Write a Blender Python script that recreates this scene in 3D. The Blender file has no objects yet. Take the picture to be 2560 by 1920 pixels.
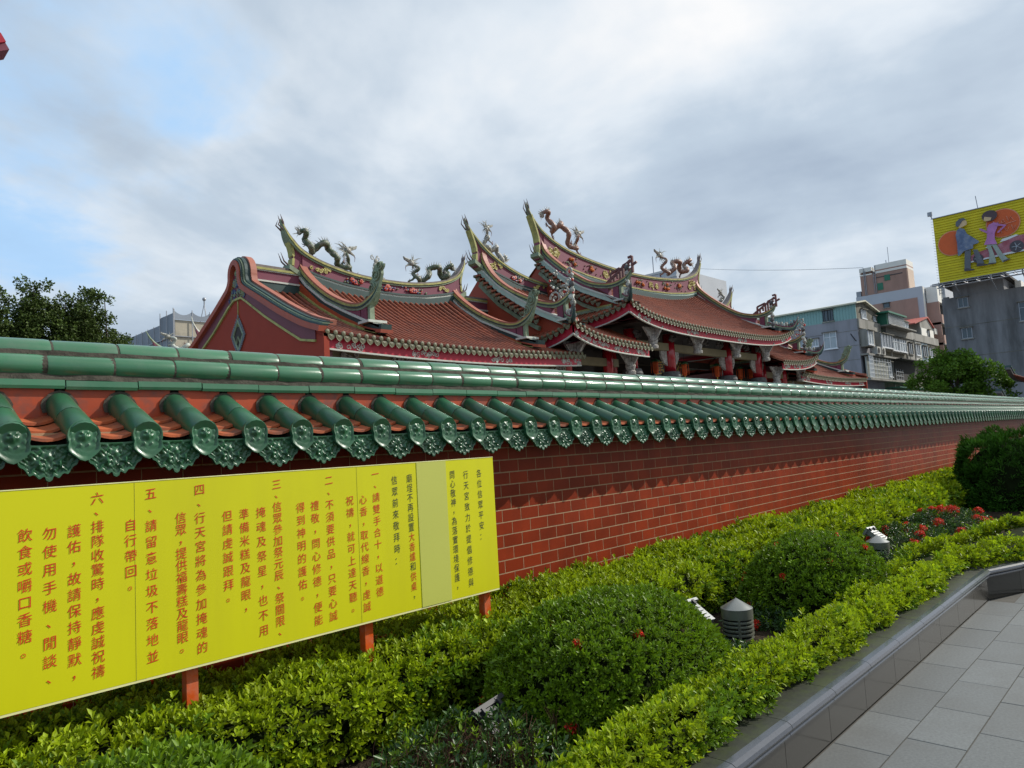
import bpy, math, random
import numpy as np
from mathutils import Matrix, Vector
random.seed(7); rng = np.random.default_rng(7)
PI = math.pi
sc = bpy.context.scene
C = sc.collection

# ---------------------------------------------------------------- camera
cam = bpy.data.cameras.new('camera'); co = bpy.data.objects.new('camera', cam); C.objects.link(co)
RW = np.array([[0.69166027, 0.02412768, 0.72181987], [-0.7199247, 0.10270314, 0.68641131], [-0.05757165, -0.99441939, 0.08840579]])
M = Matrix.Identity(4)
for i in range(3):
    M[i][0] = RW[i][0]; M[i][1] = -RW[i][1]; M[i][2] = -RW[i][2]
CAMZ = 1.77
M[0][3], M[1][3], M[2][3] = 0, 0, CAMZ
co.matrix_world = M
cam.sensor_width = 36.0; cam.lens = 1795.0 / 2560 * 36; cam.clip_start = .05; cam.clip_end = 3000
sc.camera = co

# ---------------------------------------------------------------- light
SUN = Vector((.715, -.36, .58)).normalized()
sl = bpy.data.lights.new('sun', 'SUN'); sl.energy = 4.8; sl.angle = math.radians(.6); sl.color = (1, .95, .86)
so = bpy.data.objects.new('sun', sl); C.objects.link(so)
so.rotation_euler = SUN.to_track_quat('Z', 'Y').to_euler()
world = bpy.data.worlds.new('World'); sc.world = world; world.use_nodes = True
nt = world.node_tree; nt.nodes.clear(); N = nt.nodes.new; L = nt.links.new
def math_n(nt, op, a, b=None, clamp=False):
    n = nt.nodes.new('ShaderNodeMath'); n.operation = op; n.use_clamp = clamp
    for k, v in enumerate((a, b)):
        if v is None: continue
        if isinstance(v, (int, float)): n.inputs[k].default_value = v
        else: nt.links.new(v, n.inputs[k])
    return n.outputs[0]
def ramp_n(nt, fac, stops, interp='LINEAR'):
    n = nt.nodes.new('ShaderNodeValToRGB'); n.color_ramp.interpolation = interp
    el = n.color_ramp.elements
    while len(el) < len(stops): el.new(.5)
    for e, (p, c) in zip(el, stops):
        e.position = p; e.color = (c[0], c[1], c[2], 1) if not isinstance(c, (int, float)) else (c, c, c, 1)
    nt.links.new(fac, n.inputs[0]); return n.outputs[0]
out = N('ShaderNodeOutputWorld')
sky = N('ShaderNodeTexSky'); sky.sky_type = 'NISHITA'; sky.sun_disc = False
sky.sun_elevation = math.asin(SUN.z); sky.sun_rotation = math.atan2(SUN.x, SUN.y)
sky.air_density = 1.0; sky.dust_density = 2.0; sky.ozone_density = 1.5
bg1 = N('ShaderNodeBackground'); bg1.inputs[1].default_value = .15
L(sky.outputs[0], bg1.inputs[0])
tc = N('ShaderNodeTexCoord')
sep = N('ShaderNodeSeparateXYZ'); L(tc.outputs['Generated'], sep.inputs[0])
# clouds lie on a high flat layer: direction / (z + c)
den = math_n(nt, 'ADD', math_n(nt, 'MAXIMUM', sep.outputs[2], 0.0), .30)
comb = N('ShaderNodeCombineXYZ')
L(math_n(nt, 'DIVIDE', sep.outputs[0], den), comb.inputs[0]); L(math_n(nt, 'DIVIDE', sep.outputs[1], den), comb.inputs[1])
def cloud_noise(scale, detail, rough, dist, off):
    mp = N('ShaderNodeMapping'); mp.inputs['Location'].default_value = off; L(comb.outputs[0], mp.inputs[0])
    n = N('ShaderNodeTexNoise'); n.inputs['Scale'].default_value = scale; n.inputs['Detail'].default_value = detail
    n.inputs['Roughness'].default_value = rough; n.inputs['Distortion'].default_value = dist
    L(mp.outputs[0], n.inputs['Vector']); return n.outputs['Fac']
n1 = cloud_noise(1.25, 8, .56, .4, (6.1, 24.7, 0)); n2 = cloud_noise(.85, 6, .55, .6, (18.3, 12.2, 6))
n3 = cloud_noise(2.8, 8, .52, .2, (1.3, 6.2, 2))
# cover thickens towards the sun's side (east)
azi = math_n(nt, 'ADD', math_n(nt, 'MULTIPLY', sep.outputs[0], .80), math_n(nt, 'MULTIPLY', sep.outputs[1], -.60))
cov = math_n(nt, 'ADD', math_n(nt, 'ADD', math_n(nt, 'MULTIPLY', n1, 1.0), math_n(nt, 'MULTIPLY', n3, .42)), math_n(nt, 'MULTIPLY', azi, .42))
mask = ramp_n(nt, cov, [(.20, .55), (.50, 1)], 'EASE')
veil = ramp_n(nt, cov, [(.47, 0), (.66, 1)], 'EASE')
shade = math_n(nt, 'ADD', math_n(nt, 'MULTIPLY', n2, .75), math_n(nt, 'MULTIPLY', n3, .40))
ccol = ramp_n(nt, shade, [(.44, (1.0, 1.0, 1.0)), (.53, (.78, .85, .92)), (.62, (.55, .65, .76)), (.74, (.41, .50, .62))])
vm = N('ShaderNodeMix'); vm.data_type = 'RGBA'; L(veil, vm.inputs[0]); vm.inputs[6].default_value = (.46, .70, 1.0, 1); L(ccol, vm.inputs[7])
bg2 = N('ShaderNodeBackground'); bg2.inputs[1].default_value = 1.0; L(vm.outputs[2], bg2.inputs[0])
mx = N('ShaderNodeMixShader'); L(math_n(nt, 'MULTIPLY', mask, .95), mx.inputs[0]); L(bg1.outputs[0], mx.inputs[1]); L(bg2.outputs[0], mx.inputs[2]); L(mx.outputs[0], out.inputs[0])
sc.view_settings.view_transform = 'Standard'; sc.view_settings.look = 'None'; sc.view_settings.gamma = 1
sc.view_settings.use_curve_mapping = False; sc.view_settings.exposure = 0.0
sc.cycles.max_bounces = 5; sc.cycles.use_denoising = True

# ---------------------------------------------------------------- materials
MATS = {}
def mat(name, col, rough=.6, var=.18, scale=6, bump=0, bscale=60, spec=.4, metal=0, coat=0, tint=False, stain=None, sscale=2.5, samt=.5, trans=0, vertical=False, bdist=.005, ovar=.16):
    """principled material: base colour broken up by noise, optional stains, optional 'tint' attribute per leaf/piece"""
    if name in MATS: return MATS[name]
    m = bpy.data.materials.new(name); m.use_nodes = True; t = m.node_tree; b = t.nodes['Principled BSDF']
    b.inputs['Roughness'].default_value = rough; b.inputs['Specular IOR Level'].default_value = spec
    b.inputs['Metallic'].default_value = metal; b.inputs['Coat Weight'].default_value = coat; b.inputs['Coat Roughness'].default_value = .12
    geo = t.nodes.new('ShaderNodeNewGeometry')
    n = t.nodes.new('ShaderNodeTexNoise'); n.inputs['Scale'].default_value = scale; n.inputs['Detail'].default_value = 5
    t.links.new(geo.outputs['Position'], n.inputs['Vector'])
    fac = math_n(t, 'ADD', math_n(t, 'MULTIPLY', math_n(t, 'SUBTRACT', n.outputs['Fac'], .5), 2.4 * var), 1.0)
    if tint:
        a = t.nodes.new('ShaderNodeAttribute'); a.attribute_name = 'tint'
        fac = math_n(t, 'MULTIPLY', fac, a.outputs['Fac'])
    oi = t.nodes.new('ShaderNodeObjectInfo')
    fac = math_n(t, 'MULTIPLY', fac, math_n(t, 'ADD', math_n(t, 'MULTIPLY', oi.outputs['Random'], ovar), 1 - ovar / 2))
    vm = t.nodes.new('ShaderNodeVectorMath'); vm.operation = 'SCALE'; vm.inputs[0].default_value = col
    t.links.new(fac, vm.inputs['Scale']); cur = vm.outputs[0]
    if stain:
        sn = t.nodes.new('ShaderNodeTexNoise'); sn.inputs['Scale'].default_value = sscale; sn.inputs['Detail'].default_value = 7; sn.inputs['Roughness'].default_value = .65
        mp = t.nodes.new('ShaderNodeMapping'); mp.inputs['Scale'].default_value = (1, 1, .18) if vertical else (1, 1, 1)
        t.links.new(geo.outputs['Position'], mp.inputs[0]); t.links.new(mp.outputs[0], sn.inputs['Vector'])
        mk = ramp_n(t, sn.outputs['Fac'], [(.46, 0), (.68, samt)])
        mi = t.nodes.new('ShaderNodeMix'); mi.data_type = 'RGBA'
        t.links.new(mk, mi.inputs[0]); t.links.new(cur, mi.inputs[6]); mi.inputs[7].default_value = (*stain, 1); cur = mi.outputs[2]
    t.links.new(cur, b.inputs['Base Color'])
    if bump:
        bn = t.nodes.new('ShaderNodeTexNoise'); bn.inputs['Scale'].default_value = bscale; bn.inputs['Detail'].default_value = 4
        t.links.new(geo.outputs['Position'], bn.inputs['Vector'])
        bp = t.nodes.new('ShaderNodeBump'); bp.inputs['Strength'].default_value = bump; bp.inputs['Distance'].default_value = bdist
        t.links.new(bn.outputs['Fac'], bp.inputs['Height']); t.links.new(bp.outputs[0], b.inputs['Normal'])
    if trans:
        tr = t.nodes.new('ShaderNodeBsdfTranslucent'); t.links.new(cur, tr.inputs[0])
        ms = t.nodes.new('ShaderNodeMixShader'); ms.inputs[0].default_value = trans
        t.links.new(b.outputs[0], ms.inputs[1]); t.links.new(tr.outputs[0], ms.inputs[2])
        t.links.new(ms.outputs[0], t.nodes['Material Output'].inputs[0])
    MATS[name] = m; return m
glaze = mat('green_glaze', (.022, .092, .042), .36, .25, 5, .12, 40, .42, coat=.08, ovar=.42, stain=(.05, .06, .05), sscale=6, samt=.35)
glaze_l = mat('green_glaze_pale', (.038, .145, .072), .27, .16, 4, .08, 30, .48, coat=.28, ovar=.25, stain=(.12, .15, .12), sscale=5, samt=.3)
mortar = mat('grey_mortar', (.075, .068, .055), .95, .5, 25, .8, 90, .1, stain=(.03, .03, .025), sscale=12)
terracotta = mat('terracotta', (.38, .09, .03), .7, .3, 9, .25, 70, .3, stain=(.09, .05, .04), sscale=7, samt=.8)
redband = mat('red_band_tile', (.36, .055, .015), .45, .25, 5, .1, 40, .4, stain=(.12, .06, .05), sscale=7, samt=.8)
brickm = mat('red_brick_tile', (.205, .026, .007), .45, .4, 3, .08, 50, .10, stain=(.11, .018, .008), sscale=1.1, samt=.65, vertical=True, ovar=.38)
grout = mat('pale_grout', (.33, .22, .13), .9, .25, 20, .3, 100, .2, stain=(.2, .13, .09), sscale=4)
yellow = mat('yellow_board_paint', (.52, .51, .004), .42, .06, 1.2, .03, 3, .3, stain=(.44, .41, .01), sscale=1.6, samt=.45, vertical=True)
yellow_p = mat('pale_yellow_patch', (.46, .48, .09), .45, .06, 2)
redtxt = mat('red_lettering', (.50, .018, .003), .6, .1)
blktxt = mat('black_lettering', (.02, .028, .02), .6, .1)
rust = mat('red_oxide_post', (.52, .075, .008), .5, .2, 10, .1, spec=.2, stain=(.40, .26, .20), sscale=9, samt=.4)
granite_d = mat('dark_polished_granite', (.022, .021, .018), .16, .5, 60, 0, spec=.4)
granite_c = mat('mossy_coping_granite', (.035, .038, .028), .5, .4, 30, .1, 90, .3, stain=(.05, .065, .02), sscale=9, samt=.7)
granite_n = mat('polished_coping_nose', (.04, .046, .06), .22, .3, 60, 0, spec=.5, coat=.2)
paver = mat('grey_granite_paver', (.118, .126, .125), .62, .35, 60, .15, 120, .35, stain=(.09, .09, .085), sscale=1.6, samt=.55, ovar=.22)
joint = mat('paving_joint', (.075, .07, .06), .95, .3, 20)
soil = mat('dark_soil', (.035, .025, .016), .98, .5, 12, 1, 40, .1, bdist=.03)

# ---------------------------------------------------------------- mesh helpers
class MB:
    def __init__(s): s.v = []; s.f = []; s.m = []; s.n = 0
    def add(s, V, F, mi=0):
        o = s.n; s.v.extend([tuple(map(float, p)) for p in V]); s.n += len(V)
        s.f.extend([tuple(i + o for i in f) for f in F]); s.m.extend([mi] * len(F)); return s
    def box(s, x0, x1, y0, y1, z0, z1, mi=0):
        V = [(x, y, z) for z in (z0, z1) for x, y in ((x0, y0), (x1, y0), (x1, y1), (x0, y1))]
        return s.add(V, [(3, 2, 1, 0), (4, 5, 6, 7), (0, 1, 5, 4), (1, 2, 6, 5), (2, 3, 7, 6), (3, 0, 4, 7)], mi)
    def quad(s, a, b, c, d, mi=0): return s.add([a, b, c, d], [(0, 1, 2, 3)], mi)
    def prism(s, poly, axis, a0, a1, mi=0):
        """poly: 2d outline in the other two axes (in order); extruded along axis from a0 to a1"""
        n = len(poly)
        def mk(a, p): return {'x': (a, p[0], p[1]), 'y': (p[0], a, p[1]), 'z': (p[0], p[1], a)}[axis]
        V = [mk(a0, p) for p in poly] + [mk(a1, p) for p in poly]
        F = [tuple(range(n - 1, -1, -1)), tuple(range(n, 2 * n))] + [(i, (i + 1) % n, n + (i + 1) % n, n + i) for i in range(n)]
        return s.add(V, F, mi)
    def tube(s, pts, r, seg=8, mi=0, caps=True):
        pts = [Vector(p) for p in pts]; n = len(pts); rr = r if hasattr(r, '__len__') else [r] * n
        up = Vector((0, 0, 1)); V = []
        t0 = (pts[1] - pts[0]).normalized()
        u = t0.orthogonal().normalized()
        for i, p in enumerate(pts):
            t = (pts[min(i + 1, n - 1)] - pts[max(i - 1, 0)])
            t = t.normalized() if t.length > 1e-9 else t0
            u = (u - t * u.dot(t)); u = u.normalized() if u.length > 1e-6 else t.orthogonal().normalized()
            w = t.cross(u)
            for k in range(seg):
                a = 2 * PI * k / seg; V.append(p + (u * math.cos(a) + w * math.sin(a)) * rr[i])
        F = [(i * seg + k, i * seg + (k + 1) % seg, (i + 1) * seg + (k + 1) % seg, (i + 1) * seg + k) for i in range(n - 1) for k in range(seg)]
        if caps: F += [tuple(range(seg - 1, -1, -1)), tuple((n - 1) * seg + k for k in range(seg))]
        return s.add(V, F, mi)
    def lathe(s, prof, cx=0, cy=0, cz=0, seg=16, mi=0):
        V = []; n = len(prof)
        for r, z in prof:
            for k in range(seg): a = 2 * PI * k / seg; V.append((cx + r * math.cos(a), cy + r * math.sin(a), cz + z))
        F = [(i * seg + k, i * seg + (k + 1) % seg, (i + 1) * seg + (k + 1) % seg, (i + 1) * seg + k) for i in range(n - 1) for k in range(seg)]
        F += [tuple(range(seg - 1, -1, -1)), tuple((n - 1) * seg + k for k in range(seg))]
        return s.add(V, F, mi)
    def ball(s, c, r, seg=8, rings=5, mi=0):
        r = r if hasattr(r, '__len__') else (r, r, r); V = []
        for i in range(1, rings):
            th = PI * i / rings
            for k in range(seg): a = 2 * PI * k / seg; V.append((c[0] + r[0] * math.sin(th) * math.cos(a), c[1] + r[1] * math.sin(th) * math.sin(a), c[2] + r[2] * math.cos(th)))
        V += [(c[0], c[1], c[2] + r[2]), (c[0], c[1], c[2] - r[2])]; T = len(V) - 2; B = T + 1
        F = [(i * seg + k, (i + 1) * seg + k, (i + 1) * seg + (k + 1) % seg, i * seg + (k + 1) % seg) for i in range(rings - 2) for k in range(seg)]
        F += [(T, k, (k + 1) % seg) for k in range(seg)] + [(B, (rings - 2) * seg + (k + 1) % seg, (rings - 2) * seg + k) for k in range(seg)]
        return s.add(V, F, mi)
    def sweep(s, prof, path, plane, a=0, mi=0, closed=False):
        """loft profile rings: path = list of point lists (each ring already placed)"""
        n = len(prof[0]); V = [p for ring in prof for p in ring]
        F = [(i * n + k, i * n + (k + 1) % n, (i + 1) * n + (k + 1) % n, (i + 1) * n + k) for i in range(len(prof) - 1) for k in range(n)]
        F += [tuple(range(n - 1, -1, -1)), tuple((len(prof) - 1) * n + k for k in range(n))]
        return s.add(V, F, mi)
    def mesh(s, name, mats, smooth=False):
        me = bpy.data.meshes.new(name); me.from_pydata(s.v, [], s.f)
        for m in mats: me.materials.append(m)
        if len(mats) > 1: me.polygons.foreach_set('material_index', s.m)
        if smooth: me.polygons.foreach_set('use_smooth', [True] * len(s.f))
        me.update(); return me
WM = {}
def link(name, data, parent=None, mw=None, label=None, cat=None, group=None, kind=None):
    o = bpy.data.objects.new(name, data); C.objects.link(o)
    mw = mw or Matrix.Identity(4); o.matrix_basis = mw
    if parent is not None:
        o.parent = parent; o.matrix_parent_inverse = WM[parent.name].inverted()
    WM[o.name] = mw
    for k, v in (('label', label), ('category', cat), ('group', group), ('kind', kind)):
        if v: o[k] = v
    return o
def thing(name, loc, label, cat, group=None, kind=None):
    return link(name, None, None, Matrix.Translation(loc), label, cat, group, kind)
def part(name, mb, mats, parent, smooth=False, mw=None, label=None, kind=None):
    mats = mats if isinstance(mats, (list, tuple)) else [mats]
    me = mb if isinstance(mb, bpy.types.Mesh) else mb.mesh(name, mats, smooth)
    return link(name, me, parent, mw, label, None, None, kind)
def autosmooth(me, ang=35):
    """smooth shading with sharp edges above the angle"""
    me.polygons.foreach_set('use_smooth', [True] * len(me.polygons))
    me.set_sharp_from_angle(angle=math.radians(ang)) if hasattr(me, 'set_sharp_from_angle') else None
    return me
T = Matrix.Translation
def RX(a): return Matrix.Rotation(a, 4, 'X')
def RY(a): return Matrix.Rotation(a, 4, 'Y')
def RZ(a): return Matrix.Rotation(a, 4, 'Z')
def lerp(a, b, t): return a + (b - a) * t
def interp(pts, x):
    xs = [p[0] for p in pts]; ys = [p[1] for p in pts]
    if xs[0] > xs[-1]: xs = xs[::-1]; ys = ys[::-1]
    return float(np.interp(x, xs, ys))
def smooth_path(pts, n):
    """Catmull-Rom through 2d/3d points"""
    P = [np.array(p, float) for p in pts]; P = [2 * P[0] - P[1]] + P + [2 * P[-1] - P[-2]]; out = []
    for i in range(1, len(P) - 2):
        for k in range(n):
            t = k / n; a, b, c, d = P[i - 1:i + 3]
            out.append(.5 * (2 * b + (c - a) * t + (2 * a - 5 * b + 4 * c - d) * t * t + (3 * b - a - 3 * c + d) * t ** 3))
    out.append(P[-2]); return [tuple(p) for p in out]

# ================================================================ GROUND AND PAVING
g = MB(); g.quad((-600, -600, -.02), (900, -600, -.02), (900, 900, -.02), (-600, 900, -.02))
part('ground', g, mat('courtyard_ground', (.22, .21, .19), .8, .2, .4), None, kind='structure')
g = MB(); g.box(-3, 26, -8, 1.71, -.019, -.006)
pv = part('pavement', g, joint, None, kind='structure')
def planter_front(x):   # y of the planter's face along x: straight, then turning out past the corner
    return 1.70 if x < 8.46 else 1.70 - (x - 8.46) * .372
big = []
k = 0
row = 0; y = 1.695
while y > -3.2:
    off = 4.255 if row % 2 == 0 else 4.552
    x = off - .595 * 7
    while x < 14:
        x0, x1 = x + .0025, x + .5925
        yy0, yy1 = y - .2965, y - .0035
        cut = planter_front(x1)
        if yy1 > cut: yy1 = cut - .01
        d = math.hypot(x + .3, y)
        vis = (x > 1.2 and x > 1.55 * (y + .6) * .5)
        if vis and yy1 - yy0 > .03: big.append((d, x0, x1, yy0, yy1))
        x += .595
    y -= .30; row += 1
big.sort()
me_p = MB(); me_p.prism([(0, -.006), (1, -.006), (1, -.0015), (.99, 0), (.01, 0), (0, -.0015)], 'y', 0, 1)
me_p = me_p.mesh('paver', [paver])
for i, (d, x0, x1, y0, y1) in enumerate(big[:290]):
    part('paver', me_p, paver, pv, mw=T((x0, y0, random.uniform(-.001, .001))) @ Matrix.Diagonal((x1 - x0, y1 - y0, 1, 1)))
g = MB()
for d, x0, x1, y0, y1 in big[290:]: g.box(x0, x1, y0, y1, -.006, 0)
part('paver', g, paver, pv, kind='stuff')

# ================================================================ PLANTER
PH = .306
pl = thing('planter_wall', (4, 1.7, 0), 'low planter edge of dark polished granite with grooved rounded coping beside the paving', 'planter')
g = MB(); g.box(-2, 8.46, 1.725, 1.9, 0, PH - .04)
g.prism([(8.46, 1.725), (16, -1.08), (16, -.9), (8.46, 1.9)], 'z', 0, PH - .04)
part('core', g, joint, pl)
def coping_profile():   # (d, z) d = distance outwards from y=1.90
    pr = [(0, PH - .04), (0, PH), (.19, PH), (.222, PH - .004), (.243, PH - .016), (.25, PH - .032), (.243, PH - .046), (.23, PH - .052), (.224, PH - .056), (.23, PH - .060), (.236, PH - .068), (.232, PH - .078), (.215, PH - .082), (.15, PH - .082)]
    return pr
def coping_piece(p0, p1, out_dir, m0=None, m1=None):
    pr = coping_profile(); n = len(pr)
    rings = []
    for p, md in ((p0, m0 or out_dir), (p1, m1 or out_dir)):
        rings.append([(p[0] + md[0] * d, p[1] + md[1] * d, z) for d, z in pr])
    b = MB(); V = rings[0] + rings[1]
    for k in range(n):
        mi = 0 if k < 2 or k >= n - 2 else 1
        b.add([rings[0][k], rings[0][(k + 1) % n], rings[1][(k + 1) % n], rings[1][k]], [(3, 2, 1, 0)], mi)
    b.add(rings[0], [tuple(range(n))]); b.add(rings[1], [tuple(range(n - 1, -1, -1))])
    return b
x = -1.15
while x < 8.4:
    x1 = min(x + .6, 8.46) if 8.46 - (x + .6) > .1 else 8.46
    me = coping_piece((x + .002, 1.90), (x1 - .002, 1.90), (0, -1), None, (-.18, -1) if x1 >= 8.46 else None).mesh('coping_slab', [granite_c, granite_n]); autosmooth(me, 30)
    part('coping_slab', me, granite_c, pl)
    b = MB(); b.prism([(x + .002, 1.70), (x1 - .002, 1.70), (x1 - .002, 1.725), (x + .002, 1.725)], 'z', .003, PH - .08)
    if x > 1: part('face_slab', b, granite_d, pl)
    x = x1
dx, dy = .937, -.349; nx, ny = -.349, -.937
p = (8.46, 1.90)
for k in range(12):
    a = (p[0] + dx * (.6 * k + .002), p[1] + dy * (.6 * k + .002)); b_ = (p[0] + dx * (.6 * k + .598), p[1] + dy * (.6 * k + .598))
    me = coping_piece(a, b_, (nx, ny), (-.18, -1) if k == 0 else None, None).mesh('coping_slab', [granite_c, granite_n]); autosmooth(me, 30)
    part('coping_slab', me, granite_c, pl)
    b = MB(); s_ = .2; a2 = (a[0] + nx * s_ + (.03 if k == 0 else 0), a[1] + ny * s_); b2 = (b_[0] + nx * s_, b_[1] + ny * s_)
    b.prism([a2, b2, (b2[0] - nx * .024, b2[1] - ny * .024), (a2[0] - nx * .024, a2[1] - ny * .024)], 'z', .003, PH - .08)
    part('face_slab', b, granite_d, pl)
g = MB(); g.prism([(-2, 1.88), (8.46, 1.88), (16.5, -1.1), (60, -1.1), (60, 4.32), (-2, 4.32)], 'z', -.015, .2)
part('planting_bed', g, soil, None, kind='structure')

# ================================================================ GARDEN WALL
WX0, WX1 = -1.2, 38.0
gw = thing('garden_wall', (10, 4.5, 0), 'long red brick-tiled wall capped with green glazed tube tiles behind the hedge', 'wall')
g = MB(); g.box(WX0, WX1, 4.304, 4.76, 0, 2.0); g.box(WX0, WX1, 4.12, 4.94, 1.955, 1.975)
part('wall_core', g, grout, gw)
BL, BH = .227, .104
mb = MB(); mb.prism([(.003, -.0004), (.0042, -.0014), (BL - .0042, -.0014), (BL - .003, -.0004), (BL - .003, .002), (.003, .002)], 'z', .0048, BH - .0048)
brick_me = mb.mesh('brick', [brickm])
bl = []
z0 = 1.567 - BH * 14
for r in range(17):
    z = z0 + BH * r
    if z + BH > 1.955: break
    x = WX0 + (0 if r % 2 else BL / 2) + (4.43 - WX0) % BL
    while x < WX1 - BL:
        vis = z > .42 and (x > 2.0)
        d = math.hypot(x, 4.3) * (1 if vis else 9) * (1.0 if (x > 4.0 or z < .8) else 3)
        bl.append((d, x, z)); x += BL
bl.sort()
for i, (d, x, z) in enumerate(bl[:295]):
    part('brick', brick_me, brickm, gw, mw=T((x, 4.3041 + random.uniform(-.0003, .0003), z)))
g = MB()
for d, x, z in bl[295:]:
    g.add([(x + .003, 4.3028, z + .0048), (x + BL - .003, 4.3028, z + .0048), (x + BL - .003, 4.3028, z + BH - .0048), (x + .003, 4.3028, z + BH - .0048),
           (x + .0025, 4.304, z + .0048), (x + BL - .0025, 4.304, z + .0048), (x + BL - .0025, 4.304, z + BH - .0048), (x + .0025, 4.304, z + BH - .0048)],
          [(0, 1, 2, 3), (0, 4, 5, 1), (3, 2, 6, 7), (0, 3, 7, 4), (1, 5, 6, 2)])
part('brick', g, brickm, gw, kind='stuff')
# mortar cores and bed under the ridge
g = MB()
def wob(prof, name, seglen=.11, amp=.006):
    b = MB(); xs = np.arange(WX0, WX1 + .01, seglen if True else 1); rings = []
    for xx in xs:
        rings.append([(xx, y + random.uniform(-amp, amp), z + random.uniform(-amp, amp)) for y, z in prof])
    b.sweep(rings, None, None); return b
part('mortar', wob([(4.385, 2.268), (4.68, 2.268), (4.68, 2.31), (4.392, 2.308)], 'm'), mortar, gw)
part('mortar', wob([(4.405, 2.298), (4.66, 2.298), (4.66, 2.408), (4.41, 2.408)], 'm', amp=.003), mortar, gw)
part('mortar', wob([(4.42, 2.392), (4.64, 2.392), (4.64, 2.437), (4.425, 2.432)], 'm', amp=.005), mortar, gw)
part('mortar', wob([(4.462, 2.43), (4.60, 2.43), (4.59, 2.475), (4.53, 2.489), (4.472, 2.475)], 'm', amp=.002), mortar, gw)
# coping body: sloped bed under the tubes
g = MB(); g.prism([(4.44, 2.24), (4.44, 2.06), (4.02, 1.90), (4.02, 1.885), (4.10, 1.875), (4.33, 1.975), (4.7, 1.975), (4.96, 1.875), (5.03, 1.885), (5.03, 1.9), (4.62, 2.06), (4.62, 2.24)], 'x', WX0, WX1)
part('coping_bed', g, mortar, gw)
def arc_tile(L, r, cy, cz, a0, a1, n=12, th=.012, lip=.003):
    b = MB(); rings = []
    for x, dr in ((0.006, 0), (.02, lip), (L - .03, lip), (L - .007, 0)):
        ring = [(x, cy - (r + dr) * math.cos(lerp(a0, a1, k / n)), cz + (r + dr) * math.sin(lerp(a0, a1, k / n))) for k in range(n + 1)]
        ring += [(x, cy - (r - th) * math.cos(lerp(a1, a0, k / n)), cz + (r - th) * math.sin(lerp(a1, a0, k / n))) for k in range(n + 1)]
        rings.append(ring)
    b.sweep(rings, None, None); return b
rt = autosmooth(arc_tile(.333, .082, 0, 0, -.25, PI + .25, 14).mesh('ridge_tile', [glaze_l]), 50)
mt = autosmooth(arc_tile(.333, .058, 0, 0, -PI / 2 + .1, PI / 2 - .05, 10).mesh('rolled_tile', [glaze_l]), 50)
st = MB(); st.prism([(0, -.004), (-.006, .012), (-.002, .044), (.03, .046), (.03, -.004)], 'x', .003, .362); st = st.mesh('strip_tile', [glaze_l])
x = .241 * 4.5 - .333 * 6
while x < WX1 - .4:
    part('ridge_tile', rt, glaze, gw, mw=T((x, 4.53 + random.uniform(-.004, .004), 2.421 + random.uniform(-.004, .004))) @ RZ(random.uniform(-.008, .008)) @ RY(random.uniform(-.008, .008)))
    x += .333
x = .2345 * 4.4 - .33 * 6
ring_a = arc_tile(.016, .0805, 0, 0, -.2, PI + .2, 12, .02, .0005).mesh('mortar', [mortar]); ring_b = arc_tile(.014, .0567, 0, 0, -PI / 2 + .15, PI / 2 - .1, 8, .02, .001).mesh('mortar', [mortar])
xr = .241 * 4.5 - .333 * 6
while xr < WX1 - .4:
    part('mortar', ring_a, mortar, gw, mw=T((xr - .011, 4.53, 2.421)) @ RZ(random.uniform(-.08, .08))); xr += .333
while x < WX1 - .4:
    part('rolled_tile', mt, glaze, gw, mw=T((x, 4.428 + random.uniform(-.002, .002), 2.35 + random.uniform(-.002, .002))) @ RZ(random.uniform(-.006, .006)))
    part('mortar', ring_b, mortar, gw, mw=T((x - .009, 4.428, 2.35)) @ RZ(random.uniform(-.05, .05))); x += .331
x = .257 * 4.38 - .365 * 6
while x < WX1 - .4:
    part('strip_tile', st, glaze, gw, mw=T((x, 4.375 + random.uniform(-.002, .002), 2.227 + random.uniform(-.003, .003))) @ RY(random.uniform(-.005, .005)))
    x += .365
# tubes, pans, end tiles and drip tiles
SP = .2985; TX0 = .2737 * 4.0 - SP * 7 + .01
ax0 = Vector((0, 4.42, 2.142)); ax1 = Vector((0, 4.0, 1.957)); dirv = (ax1 - ax0).normalized(); tl = (ax1 - ax0).length
def slope_tube(a, b, r0, r1, n=10):
    bb = MB(); rings = []
    side = Vector((1, 0, 0)); up = side.cross(dirv); up = up if up.z > 0 else -up
    for s, r in ((a, r0), (a + .006, r0 + .002), (b - .006, r1 + .002), (b, r1)):
        c = ax0 + dirv * s
        ring = [tuple(c + side * (-r * math.cos(t)) + up * (r * math.sin(t))) for t in [lerp(-.55, PI + .55, k / n) for k in range(n + 1)]]
        rings.append(ring)
    bb.sweep(rings, None, None); return autosmooth(bb.mesh('tube_tile', [glaze]), 50)
tubeA = slope_tube(-.02, tl * .50, .066, .066); tubeB = slope_tube(tl * .52, tl + .003, .069, .069)
up_ = Vector((1, 0, 0)).cross(dirv); up_ = up_ if up_.z > 0 else -up_
fb = MB(); n_ = 10
for s in (-.01, tl - .004): pass
core_rings = [[tuple(ax0 + dirv * s + Vector((1, 0, 0)) * (-.0635 * math.cos(t)) + up_ * (.0635 * math.sin(t))) for t in [lerp(-.9, PI + .9, k / n_) for k in range(n_ + 1)]] for s in (-.02, tl - .006)]
tube_core = MB().sweep(core_rings, None, None)
tube_core.prism([(4.025, 1.88), (4.43, 2.03), (4.43, 2.14), (4.025, 1.955)], 'x', -.058, .058)
halo = [(.088 * math.cos(a) + random.uniform(-.006, .006), 2.125 + .088 * math.sin(a) + random.uniform(-.006, .006)) for a in [lerp(-.4, PI + .4, k / 14) for k in range(15)]]
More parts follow.
